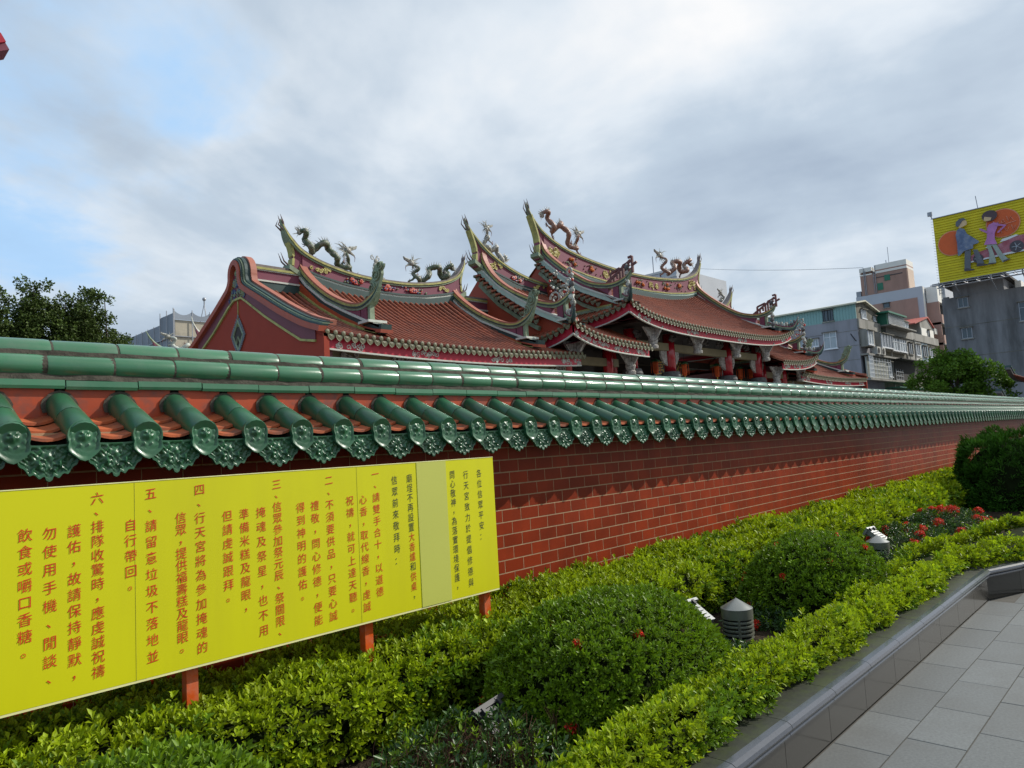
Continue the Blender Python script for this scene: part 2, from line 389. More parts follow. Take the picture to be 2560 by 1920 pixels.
tube_core.add([(p[0], 4.394, p[1]) for p in halo] + [(p[0] * .9, 4.41, p[1]) for p in halo], [tuple(range(14, -1, -1))] + [(k, k + 1, 16 + k, 15 + k) for k in range(14)])
tube_core = tube_core.mesh('mortar', [mortar])
# end disc: lion-mask boss with a pointed lower leaf
def end_tile(hi):
    nr, na = (13, 34) if hi else (6, 18)
    b = MB(); V = []; idx = {}
    def outline(a):    # a=0 is down; radius of the outline in that direction
        r = .074
        c = math.cos(a)
        if c > .25: r += .05 * max(0, (c - .25) / .75) ** 1.7 + .005 * math.cos(a * 8) * (c > .3)
        return r
    def relief(x, z, rn, a):
        h = 0.009 * (rn > .86) - .002
        rr = math.hypot(x, z - .004)
        h += .007 * max(0, 1 - (rr / .036) ** 4)
        if rr < .037:
            h += .012 * math.exp(-((x) ** 2 + (z - .0) ** 2) / .00012) + .008 * math.exp(-(x ** 2 + (z + .016) ** 2) / .0001)
            for sx in (-1, 1):
                h += .009 * math.exp(-((x - sx * .014) ** 2 + (z - .014) ** 2) / .00006) - .006 * math.exp(-((x - sx * .013) ** 2 + (z - .003) ** 2) / .00003) + .006 * math.exp(-((x - sx * .02) ** 2 + (z + .008) ** 2) / .00008)
        elif z > -.06 and rr < .07:
            aa = math.atan2(x, z); h += .012 * max(0, math.cos(aa * 9)) ** 2 * math.exp(-((rr - .055) / .006) ** 2)
        if z < -.05: h += .004 * math.sin(x * 420) * math.sin(z * 330) * (rn < .85)
        return h
    V.append((0, -.012 - relief(0, 0, 0, 0), 0))
    for i in range(1, nr + 1):
        rn = i / nr
        for k in range(na):
            a = 2 * PI * k / na; r = outline(a) * rn; x = r * math.sin(a); z = -r * math.cos(a)
            V.append((x, -.012 - relief(x, z, rn, a), z))
    F = [(0, 1 + (k + 1) % na, 1 + k) for k in range(na)]
    F += [(1 + (i - 1) * na + k, 1 + (i - 1) * na + (k + 1) % na, 1 + i * na + (k + 1) % na, 1 + i * na + k) for i in range(1, nr) for k in range(na)]
    o = len(V)
    for k in range(na):
        x, y, z = V[1 + (nr - 1) * na + k]; V.append((x, .006, z))
    F += [(1 + (nr - 1) * na + k, 1 + (nr - 1) * na + (k + 1) % na, o + (k + 1) % na, o + k) for k in range(na)] + [tuple(o + k for k in range(na))]
    return autosmooth(b.add(V, F).mesh('end_tile', [glaze]), 60)
def drip_tile(hi):
    nx, nz = (46, 24) if hi else (16, 8)
    W = .142; b = MB(); V = []
    def bot(u):       # u -1..1 -> lowest z of the scalloped fan (0 = rim level in the middle)
        a = math.sqrt(max(0, 1 - abs(u) ** 2.3))
        return -.172 * a ** .85 + .015 * abs(math.sin(u * 3.5 * PI)) ** 1.5 * (abs(u) > .1) - .010 * math.exp(-(u / .08) ** 2) + .008
    def top(u): return .012 * u * u
    def rel(u, v, x, z):
        e = min(v, 1) ; edge = min((1 - v) * abs(bot(u) - top(u)), (1 - abs(u)) * W * 1.1)
        h = .009 * (edge < .017) + .010 * (v * abs(bot(u)) < .012)
        if edge >= .017 and v * abs(bot(u)) >= .012:
            xs = abs(x)
            # two coiled bodies facing a pearl
            h += .013 * math.exp(-((xs - .055 - .016 * math.sin(z * 90)) / .010) ** 2)
            h += .010 * math.exp(-((z + .10 + .018 * math.sin(xs * 75)) / .009) ** 2) * (xs < .07)
            h += .010 * math.exp(-((z + .045 - .012 * math.sin(xs * 110)) / .007) ** 2) * (xs > .022)
            h += .013 * math.exp(-(x * x + (z + .052) ** 2) / .00016) + .004 * math.sin(x * 260 + z * 90) * math.sin(z * 240)
            h += .010 * math.exp(-(((xs - .03) ** 2 + (z + .078) ** 2) ** .5 - .016) ** 2 / .00002)
        return h
    for i in range(nz + 1):
        v = i / nz
        for k in range(nx + 1):
            u = -1 + 2 * k / nx; x = u * W; z = lerp(top(u), bot(u), v)
            V.append((x, -.006 - rel(u, v, x, z), z))
    n1 = nx + 1
    F = [(i * n1 + k, (i + 1) * n1 + k, (i + 1) * n1 + k + 1, i * n1 + k + 1) for i in range(nz) for k in range(nx)]
    o = len(V)
    for k in range(nx + 1):
        V.append((V[nz * n1 + k][0], .008, V[nz * n1 + k][2]))
    F += [(nz * n1 + k, o + k, o + k + 1, nz * n1 + k + 1) for k in range(nx)]
    o2 = len(V)
    for k in range(nx + 1): V.append((V[k][0], .085, V[k][2] + .012))
    F += [(k, k + 1, o2 + k + 1, o2 + k) for k in range(nx)]
    F += [(o + k, o2 + k, o2 + k + 1, o + k + 1) for k in range(nx)]
    return autosmooth(b.add(V, F).mesh('drip_tile', [glaze]), 60)
eh, el_, dh, dl = end_tile(True), end_tile(False), drip_tile(True), drip_tile(False)
def pan_mesh(t0, t1):
    b = MB(); rings = []
    P0, P1 = Vector((0, 4.43, 2.088)), Vector((0, 4.005, 1.932)); 
    for t, dz in ((t0, -.004), (t1, .022)):
        c = P0.lerp(P1, t); ring = []
        for k in range(9):
            u = -1 + 2 * k / 8; ring.append((u * .095, c.y + .012 * u * u, c.z + dz + .024 * u * u - .012))
        ring += [(p[0], p[1], p[2] - .014) for p in ring[::-1]]; rings.append(ring)
    b.sweep(rings, None, None); return autosmooth(b.mesh('pan_tile', [terracotta]), 40)
pans = [pan_mesh(.66, .99), pan_mesh(.33, .72), pan_mesh(-.02, .40)]
fas = MB(); fas.quad((-.105, 4.405, 2.055), (.105, 4.405, 2.055), (.125, 4.402, 2.226), (-.125, 4.402, 2.226)); fas = fas.mesh('fascia_tile', [redband])
i = 0; x = TX0
while x < WX1 - .2:
    near = x < 9
    j = lambda s: random.uniform(-s, s)
    part('tube_tile', tubeA, glaze, gw, mw=T((x + j(.002), 0, j(.002))))
    part('tube_tile', tubeB, glaze, gw, mw=T((x + j(.002), 0, j(.002))))
    if i % 1 == 0: part('mortar', tube_core, mortar, gw, mw=T((x, 0, 0)))
    part('end_tile', eh if near else el_, glaze, gw, mw=T((x + j(.002), 4.0, 1.951 + j(.002))) @ RX(-.10) @ RY(j(.04)))
    xm = x + SP / 2
    part('drip_tile', dh if near else dl, glaze, gw, mw=T((xm + j(.002), 4.018, 1.911 + j(.003))) @ RX(-.06) @ RY(j(.015)))
    if x < 22:
        part('pan_tile', pans[0], terracotta, gw, mw=T((xm, j(.003), j(.003)))); part('pan_tile', pans[1], terracotta, gw, mw=T((xm, j(.003), j(.003))))
        if x < 12: part('pan_tile', pans[2], terracotta, gw, mw=T((xm, j(.003), j(.002))))
    else: part('pan_tile', pans[1], terracotta, gw, mw=T((xm, 0, 0)))
    part('fascia_tile', fas, redband, gw, mw=T((xm, j(.001), 0)))
    x += SP; i += 1

# ================================================================ NOTICE BOARD
SY = 3.6
nb = thing('notice_board', (2, SY, .2), 'large yellow notice board on red posts covered in columns of Chinese writing', 'sign')
g = MB(); g.box(.42, 3.545, SY, SY + .018, .817, 1.712)
part('board', g, yellow, nb)
g = MB(); g.box(.42, 3.545, SY - .002, SY + .02, 1.7125, 1.7165); g.box(.42, 3.545, SY + .001, SY + .045, .806, .816)
for xs_ in (1.205, 2.42):
    g2 = MB(); g2.box(xs_, xs_ + .0014, SY - .0012, SY - .0002, .8175, 1.711); part('panel_seam', g2, mat('board_seam', (.42, .40, .02), .7), nb)
part('edge_trim', g, mat('pale_edge_trim', (.75, .72, .35), .5), nb)
g = MB(); g.box(2.865, 3.108, SY - .003, SY - .0005, .8175, 1.711)
part('blank_patch', g, yellow_p, nb)
for xp in (1.475, 2.50, 3.47, .5):
    g = MB(); g.box(xp - .028, xp + .028, SY + .05, SY + .106, .0, 1.66)
    part('post', g, rust, nb)
for zz in (.93, 1.58):
    g = MB(); g.box(.45, 3.52, SY + .019, SY + .05, zz - .02, zz + .02)
    part('rail', g, rust, nb)
COLS = [("各位信眾平安：", 3.405, 1.611, 1.187), ("行天宮致力於提倡修德與", 3.282, 1.609, .899), ("問心敬神，為落實環境保護，", 3.162, 1.617, .89),
 ("廟埕不再設置大香爐和供桌，", 2.806, 1.618, .897), ("信眾前來敬拜時：", 2.691, 1.615, 1.132),
 ("一、請雙手合十，以道德", 2.552, 1.661, .971), ("心香，取代線香，虔誠", 2.459, 1.518, .902), ("祝禱，就可上達天聽。", 2.367, 1.52, .905),
 ("二、不須要供品，只要心誠", 2.234, 1.647, .896), ("禮敬，問心修德，便能", 2.14, 1.514, .893), ("得到神明的護佑。", 2.052, 1.512, 1.031),
 ("三、信眾參加祭元辰、祭關限、", 1.915, 1.649, .875), ("掩魂及祭星，也不用", 1.822, 1.511, .907), ("準備米糕及龍眼，", 1.731, 1.511, 1.035),
 ("但請虔誠跟拜。", 1.642, 1.511, 1.1), ("四、行天宮將為參加掩魂的", 1.505, 1.654, .895), ("信眾，提供福壽糕及龍眼。", 1.413, 1.526, .907),
 ("五、請留意垃圾不落地並", 1.277, 1.654, .907), ("自行帶回。", 1.187, 1.518, 1.239), ("六、排隊收驚時，應虔誠祝禱", 1.05, 1.653, .899),
 ("護佑，故請保持靜默，", .958, 1.52, .903), ("勿使用手機、閒談、", .866, 1.52, .911), ("飲食或嚼口香糖。", .776, 1.523, 1.039)]
glyph = {}
def get_glyph(ch):
    if ch in glyph: return glyph[ch]
    cu = bpy.data.curves.new('g', 'FONT'); cu.body = ch; cu.resolution_u = 3; cu.offset = -.002
    o = bpy.data.objects.new('g', cu); C.objects.link(o); bpy.context.view_layer.update()
    me = bpy.data.meshes.new_from_object(o.evaluated_get(bpy.context.evaluated_depsgraph_get()))
    v = np.array([tuple(q.co) for q in me.vertices]) if len(me.vertices) else np.zeros((1, 3))
    f = [tuple(p.vertices) for p in me.polygons]
    bpy.data.objects.remove(o); bpy.data.curves.remove(cu); bpy.data.meshes.remove(me)
    glyph[ch] = (v, f); return glyph[ch]
for ci, (txt, cx, zt, zb) in enumerate(COLS):
    n = len(txt); size = .058 if ci < 5 else .0585
    wide = .80 if ci < 5 else .94
    b = MB()
    for k, ch in enumerate(txt):
        v, f = get_glyph(ch)
        zc = lerp(zt, zb, k / (n - 1))
        # kai-like slant: strokes rise to the right
        px = (v[:, 0] - .5) * size * wide; pz = (v[:, 1] - .38) * size + px * .10
        if ch in '，、。：': px = px + (.012 if ch in '，、。' else 0); pz = pz + (.012 if ch in '，、。' else 0)
        red = ci >= 5 or (ci == 3 and ch in '大香爐供桌')
        b.add([(cx + a, SY - .0022, zc + c) for a, c in zip(px, pz)], f, 1 if red else 0)
    part('writing', b, [blktxt, redtxt], nb, kind='stuff')

# ================================================================ FOLIAGE
def leaf_mesh(name, P, D, Nn, L_, W_, tint, mats, mi=None, fold=.25):
    """P base points, D growth directions, Nn face normals, one folded 4-corner leaf each (2 triangles)"""
    n = len(P); S = np.cross(D, Nn); S /= np.linalg.norm(S, axis=1)[:, None] + 1e-9
    L_ = np.asarray(L_)[:, None] * np.ones((n, 1)); W_ = np.asarray(W_)[:, None] * np.ones((n, 1))
    mid = P + D * L_ * .55
    V = np.empty((n, 4, 3)); V[:, 0] = P; V[:, 2] = P + D * L_ - Nn * L_ * .12
    V[:, 1] = mid + S * W_ * .5 + Nn * W_ * fold; V[:, 3] = mid - S * W_ * .5 + Nn * W_ * fold
    me = bpy.data.meshes.new(name); me.vertices.add(n * 4); me.vertices.foreach_set('co', V.reshape(-1))
    idx = np.arange(n)[:, None] * 4; tri = np.concatenate([idx, idx + 2, idx + 1, idx, idx + 3, idx + 2], axis=1).reshape(-1)
    me.loops.add(n * 6); me.loops.foreach_set('vertex_index', tri.astype(np.int32))
    me.polygons.add(n * 2); me.polygons.foreach_set('loop_start', np.arange(n * 2, dtype=np.int32) * 3); me.polygons.foreach_set('loop_total', np.full(n * 2, 3, np.int32))
    for m in mats: me.materials.append(m)
    if mi is not None: me.polygons.foreach_set('material_index', np.repeat(mi, 2).astype(np.int32))
    a = me.attributes.new('tint', 'FLOAT', 'POINT'); a.data.foreach_set('value', np.repeat(tint, 4).astype(np.float32))
    me.update(calc_edges=True); me.validate(); return me
def unit(a): return a / (np.linalg.norm(a, axis=1)[:, None] + 1e-9)
def shoots(Cn, Nn, k, L0, W0, spread=.9, up=.5, jit=.35, tintv=.28):
    """k leaves whorled round a shoot at each centre Cn pointing along the normal; arrays for leaf_mesh"""
    n = len(Cn); A = unit(Nn + np.array([0, 0, up]) + rng.normal(0, jit, (n, 3)))
    U = unit(np.cross(A, rng.normal(0, 1, (n, 3)))); Wv = np.cross(A, U)
    ph = rng.uniform(0, 2 * PI, (n, 1)) + np.arange(k)[None, :] * 2.4
    hgt = np.linspace(0, 1, k)[None, :] * np.ones((n, 1))
    rad = np.cos(ph)[..., None] * U[:, None] + np.sin(ph)[..., None] * Wv[:, None]
    Ls = (np.asarray(L0) * np.ones(n))[:, None]
    P = Cn[:, None] + A[:, None] * (hgt * Ls * .9)[..., None] + rad * (.06 * Ls)[..., None]
    sp = spread * (1.15 - .6 * hgt)
    D = unit((rad * sp[..., None] + A[:, None] * (.55 + .6 * hgt)[..., None] + rng.normal(0, .15, (n, k, 3))).reshape(-1, 3))
    Nf = unit(np.repeat(A, k, 0) * 1.0 - D * np.sum(np.repeat(A, k, 0) * D, 1)[:, None] + rng.normal(0, .15, (n * k, 3)))
    l = np.repeat(Ls[:, 0], k) * rng.uniform(.7, 1.15, n * k); w = l * (W0 / 1.0) * rng.uniform(.8, 1.15, n * k)
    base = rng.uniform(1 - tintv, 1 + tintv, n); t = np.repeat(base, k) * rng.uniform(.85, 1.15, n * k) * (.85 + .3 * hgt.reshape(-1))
    return P.reshape(-1, 3), D, Nf, l, w, t
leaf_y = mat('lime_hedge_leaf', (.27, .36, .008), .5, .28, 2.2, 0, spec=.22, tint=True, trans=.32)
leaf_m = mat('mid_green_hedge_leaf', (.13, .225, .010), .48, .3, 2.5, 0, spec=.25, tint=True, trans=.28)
leaf_g = mat('green_shrub_leaf', (.12, .205, .006), .45, .25, 3, 0, spec=.28, tint=True, trans=.25)
leaf_d = mat('dark_shrub_leaf', (.032, .075, .012), .38, .25, 3, 0, spec=.4, tint=True, trans=.18)
leaf_j = mat('juniper_spray', (.04, .11, .008), .6, .3, 1.5, 0, spec=.15, tint=True, trans=.1)
petal = mat('red_flower_petal', (.62, .035, .012), .5, .2, 9, 0, spec=.3, tint=True, trans=.25)
twig = mat('brown_twig', (.07, .032, .018), .85, .3, 20, .3, 60, .2)
core_m = mat('painted_shade_core', (.014, .020, .006), .95, .5, 9, .6, 30, .05)  # near-black green puts the shade between the leaves into the colour
CAMP = np.array([0, 0, CAMZ])
def keep_view(P, margin=.12):
    """drop points that neither the picture nor a step aside can show"""
    cx = (P - CAMP) @ RW; z = cx[:, 2]; u = cx[:, 0] / np.maximum(z, .05); v = cx[:, 1] / np.maximum(z, .05)
    return (z > .1) & (np.abs(u) < .713 + margin * 3) & (np.abs(v) < .535 + margin * 3)
def fbm(x, y, s, seed=0):
    r = 0
    for k in range(4):
        f = s * 1.9 ** k; r = r + np.sin(x * f + seed * 1.7 + 1.3 * np.sin(y * f * .8 + k)) * np.sin(y * f * 1.1 + seed + k * 2.1 + .9 * np.sin(x * f * .6)) / 1.7 ** k
    return r
def hedge(name, xr, prof, label, mats, size, per_m2, group=None, frames=None, bumps=.03, tmix=None, gap=None, seed=0, kleaf=7, W=.5):
    """a clipped hedge: section polyline prof [(y,z)] swept along x (or along frames), covered with leafy shoots"""
    root = thing(name, (lerp(*xr, .5), prof[0][0], .2), label, 'hedge', group)
    seg = [math.dist(prof[i], prof[i + 1]) for i in range(len(prof) - 1)]; tot = sum(seg); cum = np.cumsum([0] + seg)
    # shoot count falls with distance while leaves grow a little
    X = []; S = []
    x = xr[0]
    while x < xr[1]:
        d = max(2.0, math.hypot(x, prof[1][0])); k = max(1.0, (d / 5.5) ** .75); n = rng.poisson(per_m2 / k ** 2 * tot * .25)
        X.append(rng.uniform(x, x + .25, n)); S.append(rng.uniform(0, tot, n)); x += .25
    X = np.concatenate(X); S = np.concatenate(S)
    PY = np.interp(S, cum, [p[0] for p in prof]); PZ = np.interp(S, cum, [p[1] for p in prof])
    i = np.clip(np.searchsorted(cum, S) - 1, 0, len(seg) - 1); pr = np.array(prof)
    ty = (pr[i + 1, 0] - pr[i, 0]) / np.array(seg)[i]; tz = (pr[i + 1, 1] - pr[i, 1]) / np.array(seg)[i]
    Nn = np.stack([np.zeros_like(X), -tz, ty], 1)
    Nn = unit(Nn + rng.normal(0, .12, Nn.shape))
    off = bumps * fbm(X, S, 3.3, seed) + bumps * .6 * fbm(X, S, 9, seed + 3) - np.abs(rng.normal(0, .022, len(X))) + np.where(rng.random(len(X)) < .035, rng.uniform(.02, .075, len(X)), 0)
    P = np.stack([X, PY, PZ], 1) + Nn * off[:, None]
    if frames:
        P, Nn = frames(P, Nn)
    k = keep_view(P)
    if gap is not None: k &= ~gap(P)
    P, Nn, X, S = P[k], Nn[k], X[k], S[k]
    d = np.linalg.norm(P - CAMP, axis=1); L0 = size * np.maximum(1, (d / 5.5) ** .75) * rng.uniform(.8, 1.2, len(P))
    hi = Nn[:, 2]; 
    A = shoots(P, Nn, kleaf, L0, W)
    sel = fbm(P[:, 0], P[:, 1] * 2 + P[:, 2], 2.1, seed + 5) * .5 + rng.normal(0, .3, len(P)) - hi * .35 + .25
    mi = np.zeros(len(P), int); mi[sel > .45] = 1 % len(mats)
    if len(mats) > 2: mi[rng.random(len(P)) < .04] = 2
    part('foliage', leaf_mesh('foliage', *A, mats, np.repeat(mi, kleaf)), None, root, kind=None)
    # opaque inner core, its dark colour standing in for shade within the hedge
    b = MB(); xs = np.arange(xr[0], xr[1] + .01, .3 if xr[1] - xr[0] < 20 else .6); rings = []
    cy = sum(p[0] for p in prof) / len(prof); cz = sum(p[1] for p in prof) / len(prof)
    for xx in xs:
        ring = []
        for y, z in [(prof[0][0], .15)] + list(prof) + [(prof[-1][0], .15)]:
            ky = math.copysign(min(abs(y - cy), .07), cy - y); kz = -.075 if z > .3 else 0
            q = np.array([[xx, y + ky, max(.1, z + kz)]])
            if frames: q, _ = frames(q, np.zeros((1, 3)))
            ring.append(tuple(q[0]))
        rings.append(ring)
    b.sweep(rings, None, None); part('dark_core', b, core_m, root)
    return root
def bush(name, c, r, label, mats, size, per_m2, group, flowers=0, seed=0, kleaf=7, W=.45, zmin=.2, frad=.028, cat='bush', spread=.9, up=.35, bumps=.03, pow_=2.4, wild=.03):
    root = thing(name, (c[0], c[1], .2), label, cat, group)
    area = 2 * PI * ((r[0] * r[1]) ** .8 + (r[0] * r[2]) ** .8 + (r[1] * r[2]) ** .8) / 3 * 1.3
    n = int(area * per_m2); u = unit(rng.normal(0, 1, (n, 3)))
    # superellipsoid: flatter sides, round shoulders
    q = np.abs(u) ** (2 / pow_) * np.sign(u); q /= (np.sum(np.abs(q) ** pow_, 1) ** (1 / pow_))[:, None]
    P = q * np.array(r); Nn = unit(q / np.array(r)); off = bumps * fbm(P[:, 0] + P[:, 2], P[:, 1], 5, seed) - np.abs(rng.normal(0, .02, n)) + np.where(rng.random(n) < wild, rng.uniform(.01, .05, n), 0)
    P = P + Nn * off[:, None] + np.array(c); k = (P[:, 2] > zmin) & keep_view(P) & (np.sum((P - CAMP) * Nn, 1) < .45 * np.linalg.norm(P - CAMP, axis=1))
    P, Nn = P[k], Nn[k]; L0 = size * rng.uniform(.8, 1.2, len(P))
    A = shoots(P, Nn, kleaf, L0, W, spread, up)
    mi = (rng.random(len(P)) < .2).astype(int) * (1 % len(mats))
    part('foliage', leaf_mesh('foliage', *A, mats, np.repeat(mi, kleaf)), None, root)
    b = MB(); b.ball(c, (r[0] - .055, r[1] - .055, r[2] - .055), 24, 14); part('dark_core', b, core_m, root, True)  # solid core, coloured dark for the shade inside the bush
    if flowers:
        up_i = np.nonzero(Nn[:, 2] > .25)[0]; kk = rng.choice(up_i, min(flowers, len(up_i)), replace=False)
        flower_heads(P[kk] + Nn[kk] * .02, Nn[kk], frad, root)
    return root
def flower_heads(P, Nn, rad, root):
    """each head is a domed cluster of small four-petalled flowers, one part per head"""
    for p, nn in zip(P, Nn):
        m = int(34 * max(1, (rad / .03) ** 1.3)); u = unit(rng.normal(0, 1, (m, 3)) + nn * .9); cpt = p + u * rad * rng.uniform(.7, 1.1, (m, 1)) * rng.uniform(.85, 1.1)
        A = shoots(cpt, u, 4, np.full(m, max(.014, rad * .3)), .8, 2.2, 0, .2, .2)
        part('flower_head', leaf_mesh('flower_head', *A, [petal]), None, root)
# back hedge against the wall
PB = [(3.34, .22), (3.28, .50), (3.40, .60), (3.75, .625), (4.24, .60)]
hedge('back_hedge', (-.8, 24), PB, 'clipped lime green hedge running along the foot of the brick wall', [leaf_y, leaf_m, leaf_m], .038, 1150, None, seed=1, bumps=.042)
# front hedge behind the coping, following the planter round its corner
def front_frame(P, Nn):
    P = P.copy(); x = P[:, 0]; m = x > 8.2
    P[:, 1] = P[:, 1] + np.where(P[:, 1] > 1.99, np.clip(x - 5, 0, 3) * .07 + np.clip(x - 8, 0, 6) * .22, 0) - np.where(m, (x - 8.2) * .372 - .02, 0); return P, Nn
PF = [(1.88, .30), (1.83, .38), (1.87, .45), (1.97, .475), (2.07, .45), (2.12, .34)]
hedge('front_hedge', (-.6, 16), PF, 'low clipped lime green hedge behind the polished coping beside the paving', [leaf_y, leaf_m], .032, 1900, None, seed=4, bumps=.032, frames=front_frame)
# rounded shrubs
bush('round_shrub', (3.58, 2.72, .12), (.82, .62, .71), 'largest dome-clipped green shrub, nearest the middle of the bed', [leaf_g, leaf_m], .032, 2900, 'dome-clipped shrubs in the bed', 7, 2, frad=.017, bumps=.018, wild=.004)
bush('round_shrub', (6.52, 2.62, .08), (.72, .57, .75), 'dome-clipped shrub with a few red flowers between the two bollard lights', [leaf_m, leaf_g], .036, 2000, 'dome-clipped shrubs in the bed', 10, 3, frad=.024, bumps=.018, wild=.004)
bush('round_shrub', (.90, 2.60, .20), (.46, .40, .60), 'dome-clipped shrub cut off by the bottom edge below the notice board', [leaf_m, leaf_g], .036, 2600, 'dome-clipped shrubs in the bed', 4, 5, frad=.012, bumps=.018, wild=.004)
# low dark flowering shrubs filling the middle of the bed
def low_shrub(c, r, label, seed, fl=0, mats=None, d=1100, frad=.03):
    return bush('low_shrub', c, r, label, mats or [leaf_d, leaf_g], .040, d, 'low dark shrubs between the domes', fl, seed, 6, .42, .15, frad, 'bush', 1.1, .3, .04)
low_shrub((2.35, 2.62, .12), (.50, .42, .34), 'low patchy dark shrub with bare brown twigs left of the largest dome', 11)
low_shrub((1.85, 2.30, .10), (.45, .30, .33), 'low dark shrub at the bottom edge below the middle post', 12)
low_shrub((4.72, 2.64, .04), (.34, .40, .26), 'low dark shrub wrapped round the foot of the nearer bollard light', 13)
low_shrub((5.85, 2.70, .05), (.34, .42, .28), 'low dark shrub just left of the flowering dome', 14, 2)
low_shrub((8.35, 2.60, .06), (.70, .45, .30), 'low dark glossy shrub beside the farther bollard light', 15, 3, frad=.035)
low_shrub((9.9, 2.80, .10), (.95, .50, .36), 'low shrub with bright red flower clusters behind the farther bollard light', 16, 9, frad=.05)
low_shrub((11.6, 2.75, .10), (1.1, .55, .40), 'low shrub with the most red flowers, left of the dark juniper', 17, 26, frad=.055)
# bare brown twigs in the trimmed patch
tw = thing('twig_patch', (2.3, 2.6, .2), 'patch of bare brown clipped twigs at the bottom centre of the bed', 'twigs', kind='stuff')
b = MB()
for _ in range(420):
    px, py = random.gauss(2.18, .22), random.gauss(2.48, .14); z1 = .40 + .07 * random.random()
    b.tube([(px, py, .25), (px + random.gauss(0, .012), py + random.gauss(0, .012), z1), (px + random.gauss(0, .03), py + random.gauss(0, .03), z1 + .04)], [.0022, .0016, .001], 3)
part('twig', b, twig, tw, kind='stuff')
# juniper
jr = bush('juniper_bush', (15.8, 2.45, .60), (1.0, .95, .88), 'large dark green juniper bush at the right edge in front of the wall', [leaf_j, leaf_j], .085, 620, None, 0, 21, 9, .22, .1, .03, 'bush', .7, .9, .10, 2.6)
# ================================================================ BOLLARD LIGHTS AND FLOODLIGHTS
bol_m = mat('grey_green_metal', (.16, .17, .135), .42, .12, 8, .05, 60, .5, metal=.35, stain=(.10, .10, .07), sscale=14, samt=.3)
bol_t = mat('pale_metal_cap', (.24, .25, .235), .35, .12, 8, 0, spec=.5, metal=.5)
blk = mat('black_recess', (.006, .006, .006), .6)
alu = mat('cast_aluminium', (.24, .25, .245), .4, .1, 10, .1, 50, .5, metal=.3)
dgrey = mat('dark_grey_housing', (.02, .02, .024), .5, .15, 10)
def bollard(x, y, zt, label):
    t = thing('bollard_light', (x, y, .2), label, 'bollard light', 'bollard lights in the flower bed')
    b = MB(); b.lathe([(.001, 0), (.10, -.062), (.122, -.074), (.122, -.078)], x, y, zt, 32); part('cap', autosmooth(b.mesh('cap', [bol_t]), 40), None, t)
    b = MB(); b.lathe([(.121, -.078), (.121, -.15), (.112, -.153)], x, y, zt, 32); part('head_ring', autosmooth(b.mesh('head_ring', [bol_m]), 40), None, t)
    b = MB(); b.lathe([(.088, -.15), (.088, -.31)], x, y, zt, 24); part('lamp_core', b, blk, t, True)
    for k in range(4):
        z = -.170 - k * .031
        b = MB(); b.lathe([(.086, z + .004), (.119 - k * .0, z + .006), (.121, z), (.119, z - .012), (.086, z - .004)], x, y, zt, 32); part('louvre', autosmooth(b.mesh('louvre', [bol_m]), 40), None, t)
    b = MB()
    for a in (-.5, 1.6, 3.7): b.lathe([(.012, -.15), (.012, -.30)], x + .112 * math.cos(a), y + .112 * math.sin(a), zt, 8)
    part('support', b, bol_m, t)
    b = MB(); b.lathe([(.118, -.295), (.118, -.33), (.118, -.34), (.108, -.342), (.108, -.55)], x, y, zt, 32); part('body', autosmooth(b.mesh('body', [bol_m]), 40), None, t)
bollard(5.33, 2.78, .497, 'grey louvred bollard light with conical cap behind the largest dome shrub')
bollard(8.76, 2.78, .553, 'farther grey bollard light, only its conical cap and head showing')
bollard(1.30, 2.02, .37, 'pale bollard light cap just showing at the bottom edge')
def flood(x, y, z, rz, tilt, w, body, label):
    t = thing('floodlight', (x, y, z - .2), label, 'floodlight', 'garden floodlights aimed at the wall')
    F = T((x, y, z)) @ RZ(rz) @ RX(tilt)
    b = MB(); b.prism([(-w / 2, -.10), (w / 2, -.10), (w / 2 * .8, .10), (-w / 2 * .8, .10)], 'z', -.03, .03); part('housing', b, body, t, mw=F)
    b = MB(); b.box(-w / 2 - .01, w / 2 + .01, .10, .125, -.05, .045); part('glass_frame', b, body, t, mw=F)
    for s in (-1, 1):
        b = MB(); b.box(s * w * .28 - .012, s * w * .28 + .012, .07, .11, .03, .052); part('clip', b, dgrey, t, mw=F)
    for k in range(4):
        b = MB(); b.box(-w * .38, w * .38, -.07 + k * .035, -.063 + k * .035, .03, .04); part('cooling_fin', b, body, t, mw=F)
    b = MB(); b.tube([(x - w * .55, y, z), (x - w * .55, y, z - .15), (x + w * .55, y, z - .15), (x + w * .55, y, z)], .007, 6); b.tube([(x, y, z - .15), (x, y, .18)], .010, 6); part('bracket', b, dgrey, t)
flood(5.02, 2.98, .40, -.15, .6, .26, alu, 'pale aluminium floodlight behind the largest dome shrub')
flood(9.40, 2.98, .45, -.15, .6, .17, alu, 'pale floodlight just behind the farther bollard cap')
flood(2.62, 2.72, .37, .25, .75, .26, dgrey, 'dark grey floodlight half buried in leaves at the bottom centre')

